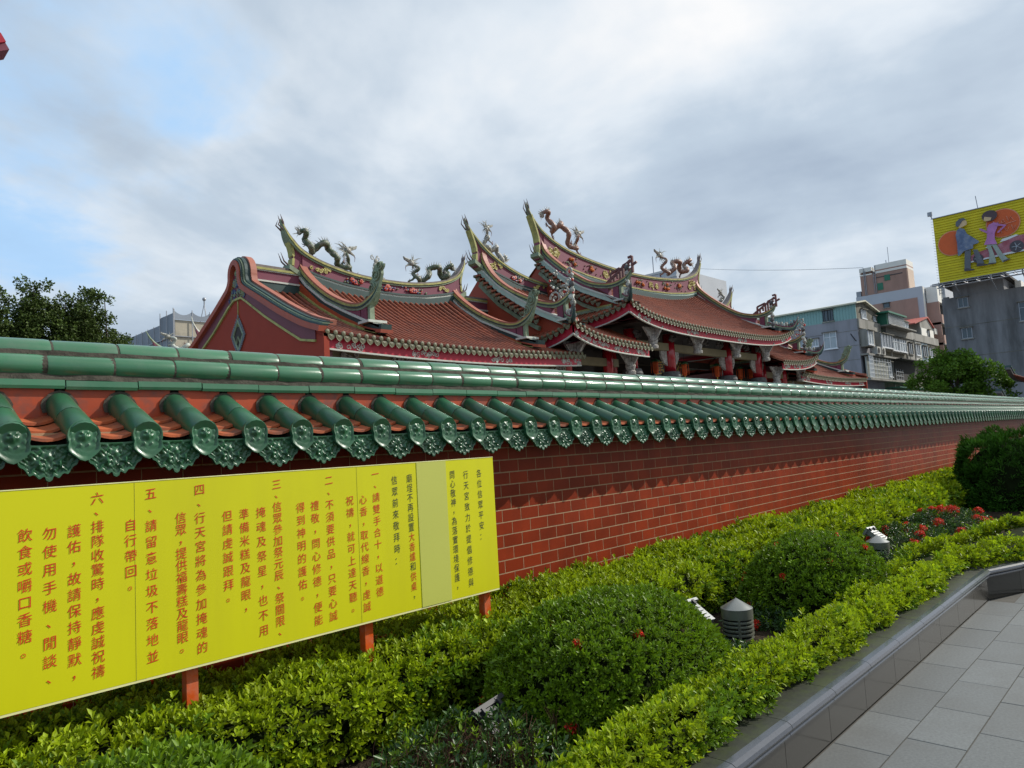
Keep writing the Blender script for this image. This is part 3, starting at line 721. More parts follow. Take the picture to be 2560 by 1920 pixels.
# ================================================================ TEMPLE
tile_r = mat('terracotta_roof_tile', (.215, .055, .026), .6, .35, 3, .3, 30, .3, stain=(.13, .05, .035), sscale=1.2, samt=.6)
pan_r = mat('roof_pan_tile', (.14, .04, .02), .75, .4, 3, .3, 30, .2)
eave_t = mat('weathered_olive_eave_tile', (.13, .125, .07), .5, .5, 9, .5, 30, .4, stain=(.05, .05, .03), sscale=9, samt=.8)
purple = mat('plum_ridge_panel', (.17, .042, .068), .6, .15, 2, .1, 20, .3, stain=(.13, .05, .07), sscale=1.5, samt=.5)
pgreen = mat('pale_green_moulding', (.20, .26, .17), .6, .3, 4, .2, 20, .3, stain=(.12, .12, .07), sscale=3, samt=.7)
pyel = mat('faded_yellow_trim', (.33, .32, .10), .6, .3, 5, .2, 20, .3, stain=(.10, .10, .05), sscale=4, samt=.7)
pwhite = mat('greyish_white_trim', (.50, .52, .46), .6, .2, 4, stain=(.2, .2, .17), sscale=4, samt=.5)
teal = mat('dark_teal_trim', (.02, .048, .045), .5, .3, 4, .1, 20, .4)
verge = mat('orange_red_verge', (.34, .07, .035), .55, .2, 3, .2, 15, .35, stain=(.25, .07, .05), sscale=2, samt=.6)
pinkv = mat('salmon_verge_top', (.30, .105, .07), .55, .2, 3, .2, 15, .35)
gablem = mat('gable_brick_red', (.25, .034, .017), .7, .12, 2, .2, 20, .2)
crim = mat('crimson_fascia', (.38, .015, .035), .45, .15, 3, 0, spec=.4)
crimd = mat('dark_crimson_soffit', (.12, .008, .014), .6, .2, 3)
colr = mat('crimson_column', (.33, .008, .018), .25, .1, 3, 0, spec=.5, coat=.3)
stone_d = mat('dark_carved_stone', (.10, .10, .10), .7, .5, 6, .6, 14, .3, stain=(.03, .03, .03), sscale=5, samt=.7)
carve = mat('grey_white_carving', (.36, .34, .31), .7, .6, 14, .9, 22, .3, stain=(.05, .03, .03), sscale=11, samt=.9, bdist=.03)
beamm = mat('olive_beam', (.20, .17, .10), .7, .2, 3)
darki = mat('dark_interior', (.03, .022, .018), .7, .3, 3)  # near-black brown, shade inside halls and vent put into the colour
ochre = mat('ochre_wall_panel', (.26, .17, .06), .7, .5, 1.6, stain=(.12, .06, .02), sscale=2, samt=.7)
shard = mat('grey_mosaic_shard', (.33, .32, .28), .45, .7, 14, .8, 30, .5, stain=(.06, .09, .06), sscale=10, samt=.8, bdist=.02)
shard_g = mat('green_mosaic_shard', (.055, .085, .04), .45, .6, 14, .8, 30, .5, stain=(.28, .24, .2), sscale=9, samt=.8, bdist=.02)
shard_o = mat('orange_mosaic_shard', (.20, .085, .05), .45, .6, 14, .8, 30, .5, stain=(.25, .22, .2), sscale=9, samt=.8, bdist=.02)
fl_r = mat('red_relief_flower', (.40, .035, .025), .5, .3, 12); fl_b = mat('blue_relief_flower', (.05, .08, .2), .5, .3, 12); fl_g = mat('green_relief_leaf', (.10, .15, .07), .6, .4, 12)
fl_o = mat('orange_relief_fruit', (.55, .15, .03), .5, .3, 12); fl_t = mat('brown_relief_stem', (.12, .07, .04), .7, .3, 12)
maroon = mat('maroon_fretwork', (.13, .05, .045), .6, .3, 6)
XC = 34.6
class MX:
    """x mapping: identity, or mirrored about the temple's middle"""
    def __init__(s, flip): s.f = flip
    def __call__(s, x): return 2 * XC - x if s.f else x
def strip(b, pts, plane, a0, a1, o0, o1, mi=0, tap=(0, 0)):
    """ribbon with rectangular section following a curve. plane 'x': pts are (y,z) and the ribbon spans x a0..a1; 'y': pts (x,z)"""
    rings = []; n = len(pts)
    for i, p in enumerate(pts):
        q0 = pts[max(0, i - 1)]; q1 = pts[min(n - 1, i + 1)]; dx, dz = q1[0] - q0[0], q1[1] - q0[1]; l = math.hypot(dx, dz) or 1
        nx, nz = -dz / l, dx / l
        if nz < 0 or (abs(nz) < .02 and nx * 0 < 0): nx, nz = -nx, -nz
        ring = []; w_ = 1.0
        if tap[0] and i < tap[0]: w_ = lerp(.06, 1, (i / tap[0]) ** .9)
        if tap[1] and n - 1 - i < tap[1]: w_ = lerp(.06, 1, ((n - 1 - i) / tap[1]) ** .9)
        am = (a0 + a1) / 2
        for a, o in ((lerp(am, a0, w_), o0 * w_), (lerp(am, a1, w_), o0 * w_), (lerp(am, a1, w_), o1 * w_), (lerp(am, a0, w_), o1 * w_)):
            u, w = p[0] + nx * o, p[1] + nz * o
            ring.append((a, u, w) if plane == 'x' else (u, a, w))
        rings.append(ring)
    b.sweep(rings, None, None, mi=mi); return b
def sheet(b, lo, hi, plane, a0, a1, mi=0):
    """solid between two curves sampled at the same parameter"""
    for i in range(len(lo) - 1):
        P = []
        for a in (a0, a1):
            for q in (lo[i], lo[i + 1], hi[i + 1], hi[i]):
                P.append((a, q[0], q[1]) if plane == 'x' else (q[0], a, q[1]))
        b.add(P, [(0, 1, 2, 3), (7, 6, 5, 4), (3, 2, 6, 7), (1, 0, 4, 5)] + ([(0, 3, 7, 4)] if i == 0 else []) + ([(2, 1, 5, 6)] if i == len(lo) - 2 else []), mi)
    return b
def resample(pts, n):
    P = np.array(pts); d = np.r_[0, np.cumsum(np.hypot(*np.diff(P, axis=0).T))]; t = np.linspace(0, d[-1], n)
    return [(float(a), float(c)) for a, c in zip(np.interp(t, d, P[:, 0]), np.interp(t, d, P[:, 1]))]
def spiral(b, c, r0, r1, turns, plane, a, rad, mi=0, start=0, n=22, flat=1):
    pts = []
    for k in range(n):
        t = k / (n - 1); ang = start + turns * 2 * PI * t; r = lerp(r0, r1, t); u, w = c[0] + r * math.cos(ang), c[1] + r * math.sin(ang) * flat
        pts.append((a, u, w) if plane == 'x' else (u, a, w))
    b.tube(pts, [rad * lerp(1, .6, k / (n - 1)) for k in range(n)], 5, mi)
# shared eave pieces: round end disc and leaf-shaped drip tile (facing -y)
b = MB(); n = 10; V = [(0, -.02, 0)] + [(.072 * math.sin(2 * PI * k / n), -.005, .072 * math.cos(2 * PI * k / n)) for k in range(n)] + [(.066 * math.sin(2 * PI * k / n), .05, .066 * math.cos(2 * PI * k / n)) for k in range(n)]
b.add(V, [(0, 1 + (k + 1) % n, 1 + k) for k in range(n)] + [(1 + k, 1 + (k + 1) % n, 1 + n + (k + 1) % n, 1 + n + k) for k in range(n)]); ROUND = b.mesh('end_tile', [eave_t])
b = MB(); ol = [(-.125, .03), (-.06, .012), (.06, .012), (.125, .03), (.12, -.06), (.085, -.125), (.04, -.16), (0, -.185), (-.04, -.16), (-.085, -.125), (-.12, -.06)]
m_ = len(ol); V = [(0, -.014, -.06)] + [(p[0] * .8, -.002, p[1] * .8 - .012) for p in ol] + [(p[0], -.016, p[1]) for p in ol] + [(p[0], .012, p[1]) for p in ol]
b.add(V, [(0, 1 + k, 1 + (k + 1) % m_) for k in range(m_)] + [(1 + k, 1 + m_ + k, 1 + m_ + (k + 1) % m_, 1 + (k + 1) % m_) for k in range(m_)] + [(1 + m_ + k, 1 + 2 * m_ + k, 1 + 2 * m_ + (k + 1) % m_, 1 + m_ + (k + 1) % m_) for k in range(m_)]); DROP = b.mesh('drip_tile', [eave_t])
def tile_row(parent, pts, rad=.062):
    """one row of half-round roof tiles along a 3d path, stepped where tiles overlap"""
    b = MB(); side = None; rings = []; P = [Vector(p) for p in pts]
    L_ = sum((P[i + 1] - P[i]).length for i in range(len(P) - 1)); nt_ = max(2, int(L_ / .42))
    arc = [0]
    for i in range(len(P) - 1): arc.append(arc[-1] + (P[i + 1] - P[i]).length)
    def at(s): 
        for i in range(len(P) - 1):
            if s <= arc[i + 1] or i == len(P) - 2: return P[i].lerp(P[i + 1], (s - arc[i]) / max(1e-6, arc[i + 1] - arc[i])), (P[i + 1] - P[i]).normalized()
    for k in range(nt_):
        for s, r in ((L_ * k / nt_, rad * 1.1), (L_ * (k + 1) / nt_ - .001, rad * .92)):
            c, t = at(s); sd = t.cross(Vector((0, 0, 1))).normalized(); up = sd.cross(t)
            rings.append([tuple(c + sd * (r * math.cos(a)) + up * (r * math.sin(a))) for a in (-.25, .5, 1.2, PI - 1.2, PI - .5, PI + .25)])
    n = 6; V = [p for ring in rings for p in ring]
    F = [(i * n + q, i * n + q + 1, (i + 1) * n + q + 1, (i + 1) * n + q) for i in range(len(rings) - 1) for q in range(n - 1)] + [tuple(range(n))]
    b.add(V, F); me = b.mesh('tile_row', [tile_r]); me.polygons.foreach_set('use_smooth', [True] * len(me.polygons)); me.set_sharp_from_angle(angle=.9)
    return link('tile_row', me, parent)
def drag(name, parent, plane_y, pts, scale, mats, flip=1, seed=0):
    """mosaic dragon: scaled coiling body, spines, four clawed legs, horned head with open jaws, tail tuft; lies along x at y=plane_y"""
    R = random.Random(seed); b = MB(); path = smooth_path([(p[0], p[1]) for p in pts], 6); n = len(path)
    W3 = [(p[0], plane_y + .10 * math.sin(i * .55) * scale, p[1]) for i, p in enumerate(path)]
    rad = [scale * (1 + .12 * math.sin(i * 1.9)) * (.035 + .062 * math.sin(PI * min(1, (i / (n - 1)) * .9 + .12)) ** .8) for i in range(n)]
    b.tube(W3, rad, 8, 0)
    for i in range(1, n - 1):    # spines
        t = Vector(W3[i + 1]) - Vector(W3[i - 1]); nn = Vector((-t.z, 0, t.x)).normalized()
        if nn.z < 0 and i < n * .8: nn = -nn
        p = Vector(W3[i]); b.tube([p + nn * rad[i] * .7, p + nn * (rad[i] + .11 * scale) - t.normalized() * .06], [.018 * scale, .003], 4, 1)
    h = Vector(W3[-1]); d = (Vector(W3[-1]) - Vector(W3[-3])).normalized(); f = 1 if d.x > 0 else -1
    hd = Vector((f, 0, .12)).normalized(); u = Vector((-hd.z * f, 0, abs(hd.x)))
    b.ball(tuple(h + hd * .06 * scale), (.13 * scale, .10 * scale, .10 * scale), 8, 6, 1)
    b.tube([h, h + hd * .18 * scale + u * .06 * scale, h + hd * .36 * scale + u * .09 * scale, h + hd * .42 * scale + u * .15 * scale], [.09 * scale, .07 * scale, .05 * scale, .02 * scale], 6, 1)
    b.tube([h, h + hd * .17 * scale - u * .08 * scale, h + hd * .29 * scale - u * .17 * scale], [.07 * scale, .045 * scale, .02 * scale], 6, 1)
    b.tube([h + hd * .2 * scale - u * .06 * scale, h + hd * .3 * scale - u * .22 * scale, h + hd * .26 * scale - u * .36 * scale], [.015 * scale, .012 * scale, .005], 4, 2)
    for s in (-1, 1):
        sy = Vector((0, s * .06 * scale, 0))
        b.tube([h + u * .08 * scale + sy, h - hd * .15 * scale + u * .2 * scale + sy * 1.5, h - hd * .3 * scale + u * .24 * scale + sy * 2], [.022 * scale, .016 * scale, .004], 4, 1)
        b.ball(tuple(h + hd * .13 * scale + u * .1 * scale + sy), .025 * scale, 6, 4, 1)
    for k in range(26):   # mane and beard
        a = R.uniform(-1.9, 1.9); v = (-hd * math.cos(a) + u * math.sin(a)); p0 = h - hd * .02 * scale
        b.tube([p0 + v * .07 * scale, p0 + v * R.uniform(.2, .36) * scale + Vector((0, R.uniform(-.06, .06) * scale, 0))], [.014 * scale, .002], 4, 1)
    t0 = Vector(W3[0])
    for k in range(16):   # tail tuft
        a = R.uniform(.2, 4.2) if f > 0 else R.uniform(-1.1, 2.9)
        b.tube([t0, t0 + Vector((math.cos(a), R.uniform(-.2, .2), math.sin(a))) * R.uniform(.14, .26) * scale], [.016 * scale, .002], 4, 1)
    for fr, dn, out_ in ((.34, 1, -.5), (.34, -1, .3), (.80, -1, .9), (.72, 1, .2)):   # legs
        i = int(fr * (n - 1)); p = Vector(W3[i]); kx = f * out_
        a = p + Vector((kx * .10, .06, dn * .12)) * scale; c = p + Vector((kx * .30, .08, dn * .20)) * scale
        b.tube([p, a, c], [.05 * scale, .035 * scale, .025 * scale], 6, 0)
        for q in (-.9, -.3, .3, .9):
            v = Vector((math.cos(q) * (f if kx >= 0 else -f) , .1, math.sin(q) + .25 * dn)); v.normalize()
            b.tube([c, c + v * .09 * scale, c + v * .14 * scale + Vector((0, 0, .03 * scale))], [.018 * scale, .013 * scale, .003], 4, 2)
    me = autosmooth(b.mesh(name, mats), 50); return link(name, me, parent)
def ridge_assembly(hall, mx, Yc, top, pan, base, xin0, xin1, halves, thick=.36, label=None, dragon=None, fruit=False, kind='flower'):
    """main ridge: panel between two curves, capped and based with mouldings, swallow-tail ends"""
    f = mx.f
    top = [(mx(x), z) for x, z in top]; pan = [(mx(x), z) for x, z in pan]; base = [(mx(x), z) for x, z in base]
    if f: top, pan, base = top[::-1], pan[::-1], base[::-1]
    lo, hi = sorted((mx(xin0), mx(xin1)))
    sm = smooth_path(top, 6)
    xs = np.linspace(lo, hi, 40)
    tc = [(float(x), interp(sm, x)) for x in xs]; pc = [(float(x), interp(pan, x)) for x in xs]; bc = [(float(x), interp(base, x)) for x in xs]
    y0, y1 = Yc - thick / 2, Yc + thick / 2
    b = MB(); sheet(b, [(x, z - .02) for x, z in pc], [(x, z - .16) for x, z in tc], 'y', y0, y1)
    r = part('ridge', b, purple, hall, label=label)
    tp = (13 if 'L' in halves else 0, 13 if 'R' in halves else 0)
    b = MB(); strip(b, sm, 'y', y0 - .05, y1 + .05, -.17, -.10, 0, tp); part('ridge_moulding', b, pgreen, r)
    b = MB(); strip(b, sm, 'y', y0 - .09, y1 + .09, -.10, -.035, 0, tp); part('ridge_moulding', b, pyel, r)
    b = MB(); strip(b, sm, 'y', y0 - .04, y1 + .04, -.035, .03, 0, tp); part('ridge_cap', b, mat('grey_weathered_cap', (.16, .13, .12), .7, .4, 6, .3, 20), r)
    b = MB(); strip(b, pc, 'y', y0 - .06, y1 + .06, -.07, 0, 0); part('ridge_moulding', b, pyel if kind == 'fruit' else teal, r)
    b = MB(); sheet(b, [(x, lerp(z0, z1, .45)) for (x, z0), (_, z1) in zip(bc, pc)], [(x, z - .07) for x, z in pc], 'y', y0 - .02, y1 + .02); part('ridge_moulding', b, pwhite if kind != 'fruit' else mat('mint_moulding', (.38, .50, .42), .6, .15, 3), r)
    b = MB(); sheet(b, [(x, z - .25) for x, z in bc], [(x, lerp(z0, z1, .45)) for (x, z0), (_, z1) in zip(bc, pc)], 'y', y0 - .06, y1 + .06); part('ridge_moulding', b, teal, r)
    for h in halves:      # swallow tails: 'L' / 'R' in final coordinates
        e = sm[0] if h == 'L' else sm[-1]; s = -1 if h == 'L' else 1
        near = [p for p in (sm if h == 'L' else sm[::-1])][:14]
        xi = lo if h == 'L' else hi; zt = interp(sm, xi); zb = interp(pan, xi)
        # tapering end panel hanging under the raised tail
        b = MB(); ol = [(xi, zb - .3), (xi, zt - .15)] + [(p[0], p[1] - .10) for p in near[::-1] if (p[0] - xi) * s > .02][:7]
        last = ol[-1]; ol += [(xi + s * .34, lerp(zb, last[1], .45)), (xi + s * .36, zb + .05), (xi + s * .42, zb - .25)]
        b.prism(ol if h == 'R' else ol[::-1], 'y', y0 + .05, y1 - .05); part('ridge_end', b, purple, r)
        edge = ol[-4:-1]; b = MB(); strip(b, smooth_path([last] + [ol[-3], ol[-2]], 4), 'y', y0 + .02, y1 - .02, -.045, .045); part('ridge_end_trim', b, pyel, r)
        b = MB(); b.prism([(xi - s * .0, zb - .42), (xi + s * .55, zb - .12), (xi + s * .55, zb + .06), (xi, zb - .22)] if h == 'R' else [(xi, zb - .22), (xi + s * .55, zb + .06), (xi + s * .55, zb - .12), (xi, zb - .42)], 'y', y0 - .06, y1 + .06); part('ridge_end_block', b, pgreen, r)
        for dy, dl_ in ((-.09, 0), (.09, 0)):
            p2 = Vector((e[0], Yc, e[1])); q = near[4]; b = MB()
            b.tube([(q[0], Yc + dy * .5, q[1]), (near[2][0], Yc + dy, near[2][1]), (e[0], Yc + dy, e[1]), (e[0] + s * .05, Yc + dy, e[1] + .14)], [.045, .038, .02, .005], 6); part('swallow_tail', b, mat('grey_brown_tail', (.14, .10, .09), .6, .3, 6), r)
            b = MB(); b.tube([(q[0] + s * .02, Yc + dy, q[1] - .18), (near[1][0] + s * .16, Yc + dy, near[1][1] - .2), (e[0] + s * .06, Yc + dy, e[1] - .05)], [.035, .025, .005], 6); part('swallow_tail', b, mat('grey_brown_tail', (.14, .10, .09), .6, .3, 6), r)
            b = MB(); b.tube([(xi + s * .45, Yc + dy, zb), (xi + s * .68, Yc + dy, zb + .18), (xi + s * .80, Yc + dy, zb + .48)], [.04, .028, .006], 6); part('swallow_tail', b, mat('grey_brown_tail', (.14, .10, .09), .6, .3, 6), r)
    # relief on the panel front
    W_ = hi - lo; y = y0 - .03; npl = max(2, int(W_ / 1.45)); R = random.Random(int(lo * 10))
    for k in range(npl):
        u = (k + .5) / npl; x = lerp(lo, hi, u); z0 = interp(pan, x) + .02; z1 = interp(sm, x) - .18; zc = (z0 + z1) / 2; hh = (z1 - z0) * .42
        b = MB()
        if k in (0, npl - 1) or (kind == 'fruit' and k % 3 == 0):
            for q in range(10):
                spiral(b, (x + R.uniform(-.42, .42), zc + R.uniform(-.6, .6) * hh), hh * .42, .03, 1.3, 'y', y, .026, 0, R.uniform(0, 6), 12)
            part('scroll_relief', b, mat('gilt_scroll', (.44, .38, .12), .5, .3, 9), r, kind='stuff')
        else:
            for q in range(26):
                px, pz = x + R.gauss(0, .30), zc + R.uniform(-.8, .8) * hh; b.ball((px, y, pz), (.05, .03, .035), 6, 4, R.choice((2, 2, 0, 1) if kind != 'fruit' else (2, 3, 3, 2)))
            for q in range(4):
                px, pz = x + R.uniform(-.36, .36), zc + R.uniform(-.5, .5) * hh
                if kind == 'fruit': b.ball((px, y - .03, pz), .085, 8, 6, 4)
                else:
                    for a in range(6): b.ball((px + .06 * math.cos(a * 1.05), y - .03, pz + .06 * math.sin(a * 1.05)), .045, 6, 4, 0)
                    b.ball((px, y - .06, pz), .035, 6, 4, 1 if q % 2 else 4)
            for q in range(7):
                a = R.uniform(.2, 2.9); b.tube([(x, y, zc - hh * .7), (x + math.cos(a) * .3, y, zc + math.sin(a) * hh * .9)], [.014, .006], 4, 3)
            part('flower_relief', b, [fl_r, fl_b, fl_g, fl_t, fl_o], r, kind='stuff')
    return r, sm
def desc_ridge(hall, X, top, low, riser=None, end='scroll', label=None, stubs=0, sgn=-1, thick=.26):
    """descending ridge running down the slope in the plane x=X"""
    sm = smooth_path(top, 5); lo = resample(low, 24); yend = sm[-1][0]
    # panel between low line and the sagging upper line
    ys = np.linspace(top[0][0], low[-1][0] + .75, 26)
    body = [p for p in sm]
    k0 = min(range(len(body)), key=lambda i: body[i][1]); down = body[:k0 + 1]
    hi_ = [(float(y), interp(down, y)) for y in ys if y >= body[k0][0]]
    lo_ = [(y, interp(low, y)) for y, _ in hi_]
    b = MB(); sheet(b, lo_, [(y, z - .06) for y, z in hi_], 'x', X - thick / 2, X + thick / 2)
    r = part('descending_ridge', b, purple, hall, label=label)
    for o0, o1, wx, m in ((-.16, -.08, .30, pgreen), (-.08, -.03, .36, teal), (-.03, .04, .34, pyel), (.04, .10, .26, pinkv)):
        b = MB(); strip(b, sm, 'x', X - wx / 2, X + wx / 2, o0, o1, 0, (0, 8)); part('ridge_moulding', b, m, r)
    for o0, o1, wx, m in ((.0, .07, .40, pwhite), (-.20, 0, .34, teal if end == 'scroll' else mat('mint_moulding', (.38, .50, .42), .6, .15, 3))):
        b = MB(); strip(b, lo, 'x', X - wx / 2, X + wx / 2, o0, o1); part('ridge_moulding', b, m, r)
    if riser:
        rs = [(y, interp(low, y) - .16) for y, z in riser]; b = MB(); sheet(b, riser, rs, 'x', X - .20, X - .12 if sgn < 0 else X + .2)
        part('riser_wall', b, mat('vermilion_riser', (.34, .06, .018), .6, .15, 3), r)
        b = MB(); strip(b, riser, 'x', X - .24, X + .05, -.02, .06); part('ridge_moulding', b, pyel, r)
    # end post with ledge
    yk, zk = body[k0]; ye_ = yk - .42; zl = interp(low, ye_)
    b = MB(); b.box(X - .09, X + .09, ye_ - .02, ye_ + .10, zl - .3, interp(sm, ye_) - .08 if ye_ > sm[-1][0] else zk); part('end_post', b, pgreen, r)
    b = MB(); b.box(X - .36, X + .36, ye_ - .30, ye_ + .28, zl - .02, zl + .06); part('end_ledge', b, pwhite, r)
    b = MB(); sheet(b, [(ye_ + .12, zl), (yk, zl + (yk - ye_) * .5)], [(ye_ + .12, zk - .05), (yk, zk - .05)], 'x', X - thick / 2, X + thick / 2); part('end_panel', b, purple, r)
    b = MB(); ft = [(ye_ + .1, zl + .02), (ye_ - .35, zl - .12), (ye_ - .75, zl - .2)]
    strip(b, ft, 'x', X - .2, X + .2, -.12, .05); part('foot', b, teal, r); b = MB(); strip(b, [(p[0], p[1] - .17) for p in ft], 'x', X - .24, X + .24, -.06, .05); part('foot', b, verge, r)
    e = sm[-1]; b = MB()
    if end == 'scroll':
        for (dy, dz, rr, tt, st) in ((.62, -.62, .17, 1.4, 0), (.40, -.28, .22, 1.5, 1), (.16, .10, .24, 1.6, 2), (-.05, .38, .17, 1.3, 3), (.85, -.72, .12, 1.2, 0)):
            spiral(b, (e[0] + dy, e[1] + dz), rr, .03, tt, 'x', X, .05, 0, st, 20); spiral(b, (e[0] + dy, e[1] + dz), rr * .9, .05, tt, 'x', X - .08, .03, 0, st + .3, 16)
        ol = [(e[0] + 1.0, e[1] - .85), (e[0] + .62, e[1] - .45), (e[0] + .40, e[1] + .05), (e[0] + .25, e[1] + .42), (e[0] - .10, e[1] + .50), (e[0] - .12, e[1] + .1), (e[0] + .05, e[1] - .3), (e[0] + .3, e[1] - .72)]
        b.prism(ol, 'x', X - .05, X + .05); part('scroll_ornament', b, [pgreen], r)
    elif end == 'fret':
        R0 = (e[0] + .1, e[1] - .15)
        segs = [((1.75, -.55), (0, .75)), ((1.6, -.35), (1.35, -.75)), ((1.4, .1), (1.4, -.6)), ((1.4, .1), (.75, .35)), ((1.2, -.15), (1.2, -.65)), ((1.2, -.15), (.95, -.05)), ((.95, -.05), (.95, -.4)), ((.75, .35), (.75, -.55)),
                ((.55, .45), (-.1, .7)), ((.55, .45), (.55, -.45)), ((.35, .3), (.35, -.25)), ((.35, .3), (.05, .42)), ((.35, -.25), (.1, -.15)), ((-.1, 1.0), (-.1, -.2)), ((-.1, 1.0), (.15, .95)), ((-.1, .35), (-.4, .5)), ((.2, .0), (-.1, .12))]
        for (a0, b0), (a1, b1) in segs:
            b.tube([(X, R0[0] + a0 * .8, R0[1] + b0 * .62), (X, R0[0] + a1 * .8, R0[1] + b1 * .62)], .068, 4)
        part('fretwork_ornament', b, maroon, r)
    else:
        R = random.Random(int(X)); 
        for (dy, dz, rr, st) in ((.95, -.35, .30, 0), (.5, -.15, .28, 1), (.2, .25, .26, 2), (.1, .65, .18, 4)):
            spiral(b, (e[0] + dy, e[1] + dz), rr, .05, 1.4, 'x', X, .05, 0, st, 20)
        for _ in range(40): b.ball((X + R.uniform(-.1, .1), e[0] + R.uniform(-.1, 1.2), e[1] + R.uniform(-.4, .8)), R.uniform(.03, .07), 6, 4, R.choice((0, 1, 2)))
        part('floral_ornament', b, [shard, pwhite, fl_r], r)
    # pottery figures stacked on the post
    if end != 'scroll' or stubs < 0:
        b = MB(); R = random.Random(3)
        zz = zl - .1
        while zz < e[1] + .2:
            b.ball((X - .02, ye_ - .32 + R.uniform(-.05, .05), zz), (.13, .13, .13), 7, 5, R.choice((0, 1, 2))); b.ball((X, ye_ - .36, zz + .15), .07, 6, 5, 1); zz += .26
        part('pottery_figures', b, [shard, pwhite, stone_d], r)
    if stubs > 0:    # short tile rows standing out over the gable
        ln = resample([(y, z - .30) for y, z in low if y > low[-1][0] + .35], 400); L_ = sum(math.dist(ln[i], ln[i + 1]) for i in range(len(ln) - 1)); cnt = int(L_ / .31)
        for k in range(cnt):
            y, z = ln[int((k + .5) / cnt * (len(ln) - 1))]
            tile_row(r, [(X + sgn * .52, y, z - .10), (X + sgn * .30, y, z - .03), (X + sgn * .14, y, z + .02)], .07)
            link('end_tile', ROUND, r, T((X + sgn * .54, y, z - .10)) @ RZ(-PI / 2 if sgn < 0 else PI / 2))
            link('drip_tile', DROP, r, T((X + sgn * .50, y - .16, z - .19)) @ RZ(-PI / 2 if sgn < 0 else PI / 2))
        b = MB(); strip(b, [(y, z - .14) for y, z in ln[::20]], 'x', *sorted((X + sgn * .50, X)), -.03, .03); part('verge_board', b, pan_r, r)
        b = MB(); strip(b, [(y, z - .50) for y, z in ln[::20]], 'x', *sorted((X + sgn * .16, X)), -.10, .06); part('ridge_moulding', b, pgreen, r)
    return r
def front_roof(hall, mx, x0, x1, ye, zef, yr, zrf, xh0=None, label=None, pitch=.268, hipx=None, corner=0, yback=None):
    """front slope: underlying pans, tile rows and the eave line. zef/zrf heights as functions of unmirrored x"""
    def z_at(x, t): return zef(x) * (1 - (.72 * t + .28 * t ** 2.3)) + zrf(x) * (.72 * t + .28 * t ** 2.3)
    b = MB(); nx, ny = 48, 12; V = []
    for i in range(nx + 1):
        x = lerp(x0, x1, i / nx)
        for j in range(ny + 1):
            t = j / ny; tm = 1.0
            if hipx and x < hipx: tm = max(.02, (x - x0) / (hipx - x0)) * .22
            tt = t * tm; V.append((mx(x), lerp(ye, yr, tt), z_at(x, tt) - .03))
    F = [(i * (ny + 1) + j, (i + 1) * (ny + 1) + j, (i + 1) * (ny + 1) + j + 1, i * (ny + 1) + j + 1) for i in range(nx) for j in range(ny)]
    if mx.f: F = [f[::-1] for f in F]
    V2 = [(p[0], p[1], p[2] - .10) for p in V]; o = len(V)
    b.add(V + V2, F + [tuple(i + o for i in f[::-1]) for f in F] + [(i * (ny + 1), o + i * (ny + 1), o + (i + 1) * (ny + 1), (i + 1) * (ny + 1)) for i in range(nx)])
    roof = part('roof', b, pan_r, hall, label=label)
    if yback:   # plain back slope, seen only past the ridge
        b = MB(); V = []
        for i in range(nx + 1):
            x = lerp(max(x0, hipx or x0), x1, i / nx)
            for j in range(ny + 1): t = j / ny; V.append((mx(x), lerp(yback, yr, t), z_at(x, t) - .02))
        b.add(V, [f[::-1] for f in F]); part('back_slope', b, tile_r, roof)
    n = int((x1 - x0) / pitch)
    for k in range(n):
        x = x0 + (k + .5) * (x1 - x0) / n; tm = 1.0
        if hipx and x < hipx: tm = max(.05, (x - x0) / (hipx - x0)) * .22
        tile_row(roof, [(mx(x), lerp(ye, yr, t * tm), z_at(x, t * tm) + .01) for t in np.linspace(0, 1, 10 if tm == 1 else 3)])
        sl = (zef(x + .1) - zef(x - .1)) / .2 * (-1 if mx.f else 1)
        tilt = RY(-math.atan(sl))
        link('end_tile', ROUND, roof, T((mx(x), ye - .03, zef(x) + .02)))
        link('drip_tile', DROP, roof, T((mx(x + pitch / 2), ye - .01, zef(x + pitch / 2) - .045)) @ tilt)
    # fascia with a pale lower edge, and soffit
    xs = np.linspace(x0 + .12, x1 - .05, 40); fl = [(mx(float(x)), zef(float(x)) - .44) for x in xs]; fh = [(mx(float(x)), zef(float(x)) - .10) for x in xs]
    b = MB(); sheet(b, fl, fh, 'y', ye + .12, ye + .17); fa = part('fascia', b, crim, hall)
    b = MB(); sheet(b, [(x, z - .05) for x, z in fl], fl, 'y', ye + .10, ye + .19); part('fascia_edge', b, pwhite, fa)
    for u in (.04, .30, .62, .96):       # painted cloud-scroll ends on the board
        b = MB(); R = random.Random(int(u * 100)); xc = lerp(x0 + .5, x1 - .5, u)
        for q in range(12):
            px = xc + R.uniform(-.55, .55)
            if x0 + .2 < px < x1 - .2: spiral(b, (mx(px), zef(px) - .30 + R.uniform(-.06, .06)), .09, .02, 1.2, 'y', ye + .11, .014, 0, R.uniform(0, 6), 9)
        part('painted_scroll', b, pwhite, fa, kind='stuff')
    b = MB(); V = []
    for x in xs: V += [(mx(float(x)), ye + .17, zef(float(x)) - .30), (mx(float(x)), ye + 1.7, zef((x0 + x1) / 2 if hipx is None else x0 + 6) + .15)]
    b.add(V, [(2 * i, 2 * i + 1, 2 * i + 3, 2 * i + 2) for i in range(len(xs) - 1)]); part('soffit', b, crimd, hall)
    return roof, z_at
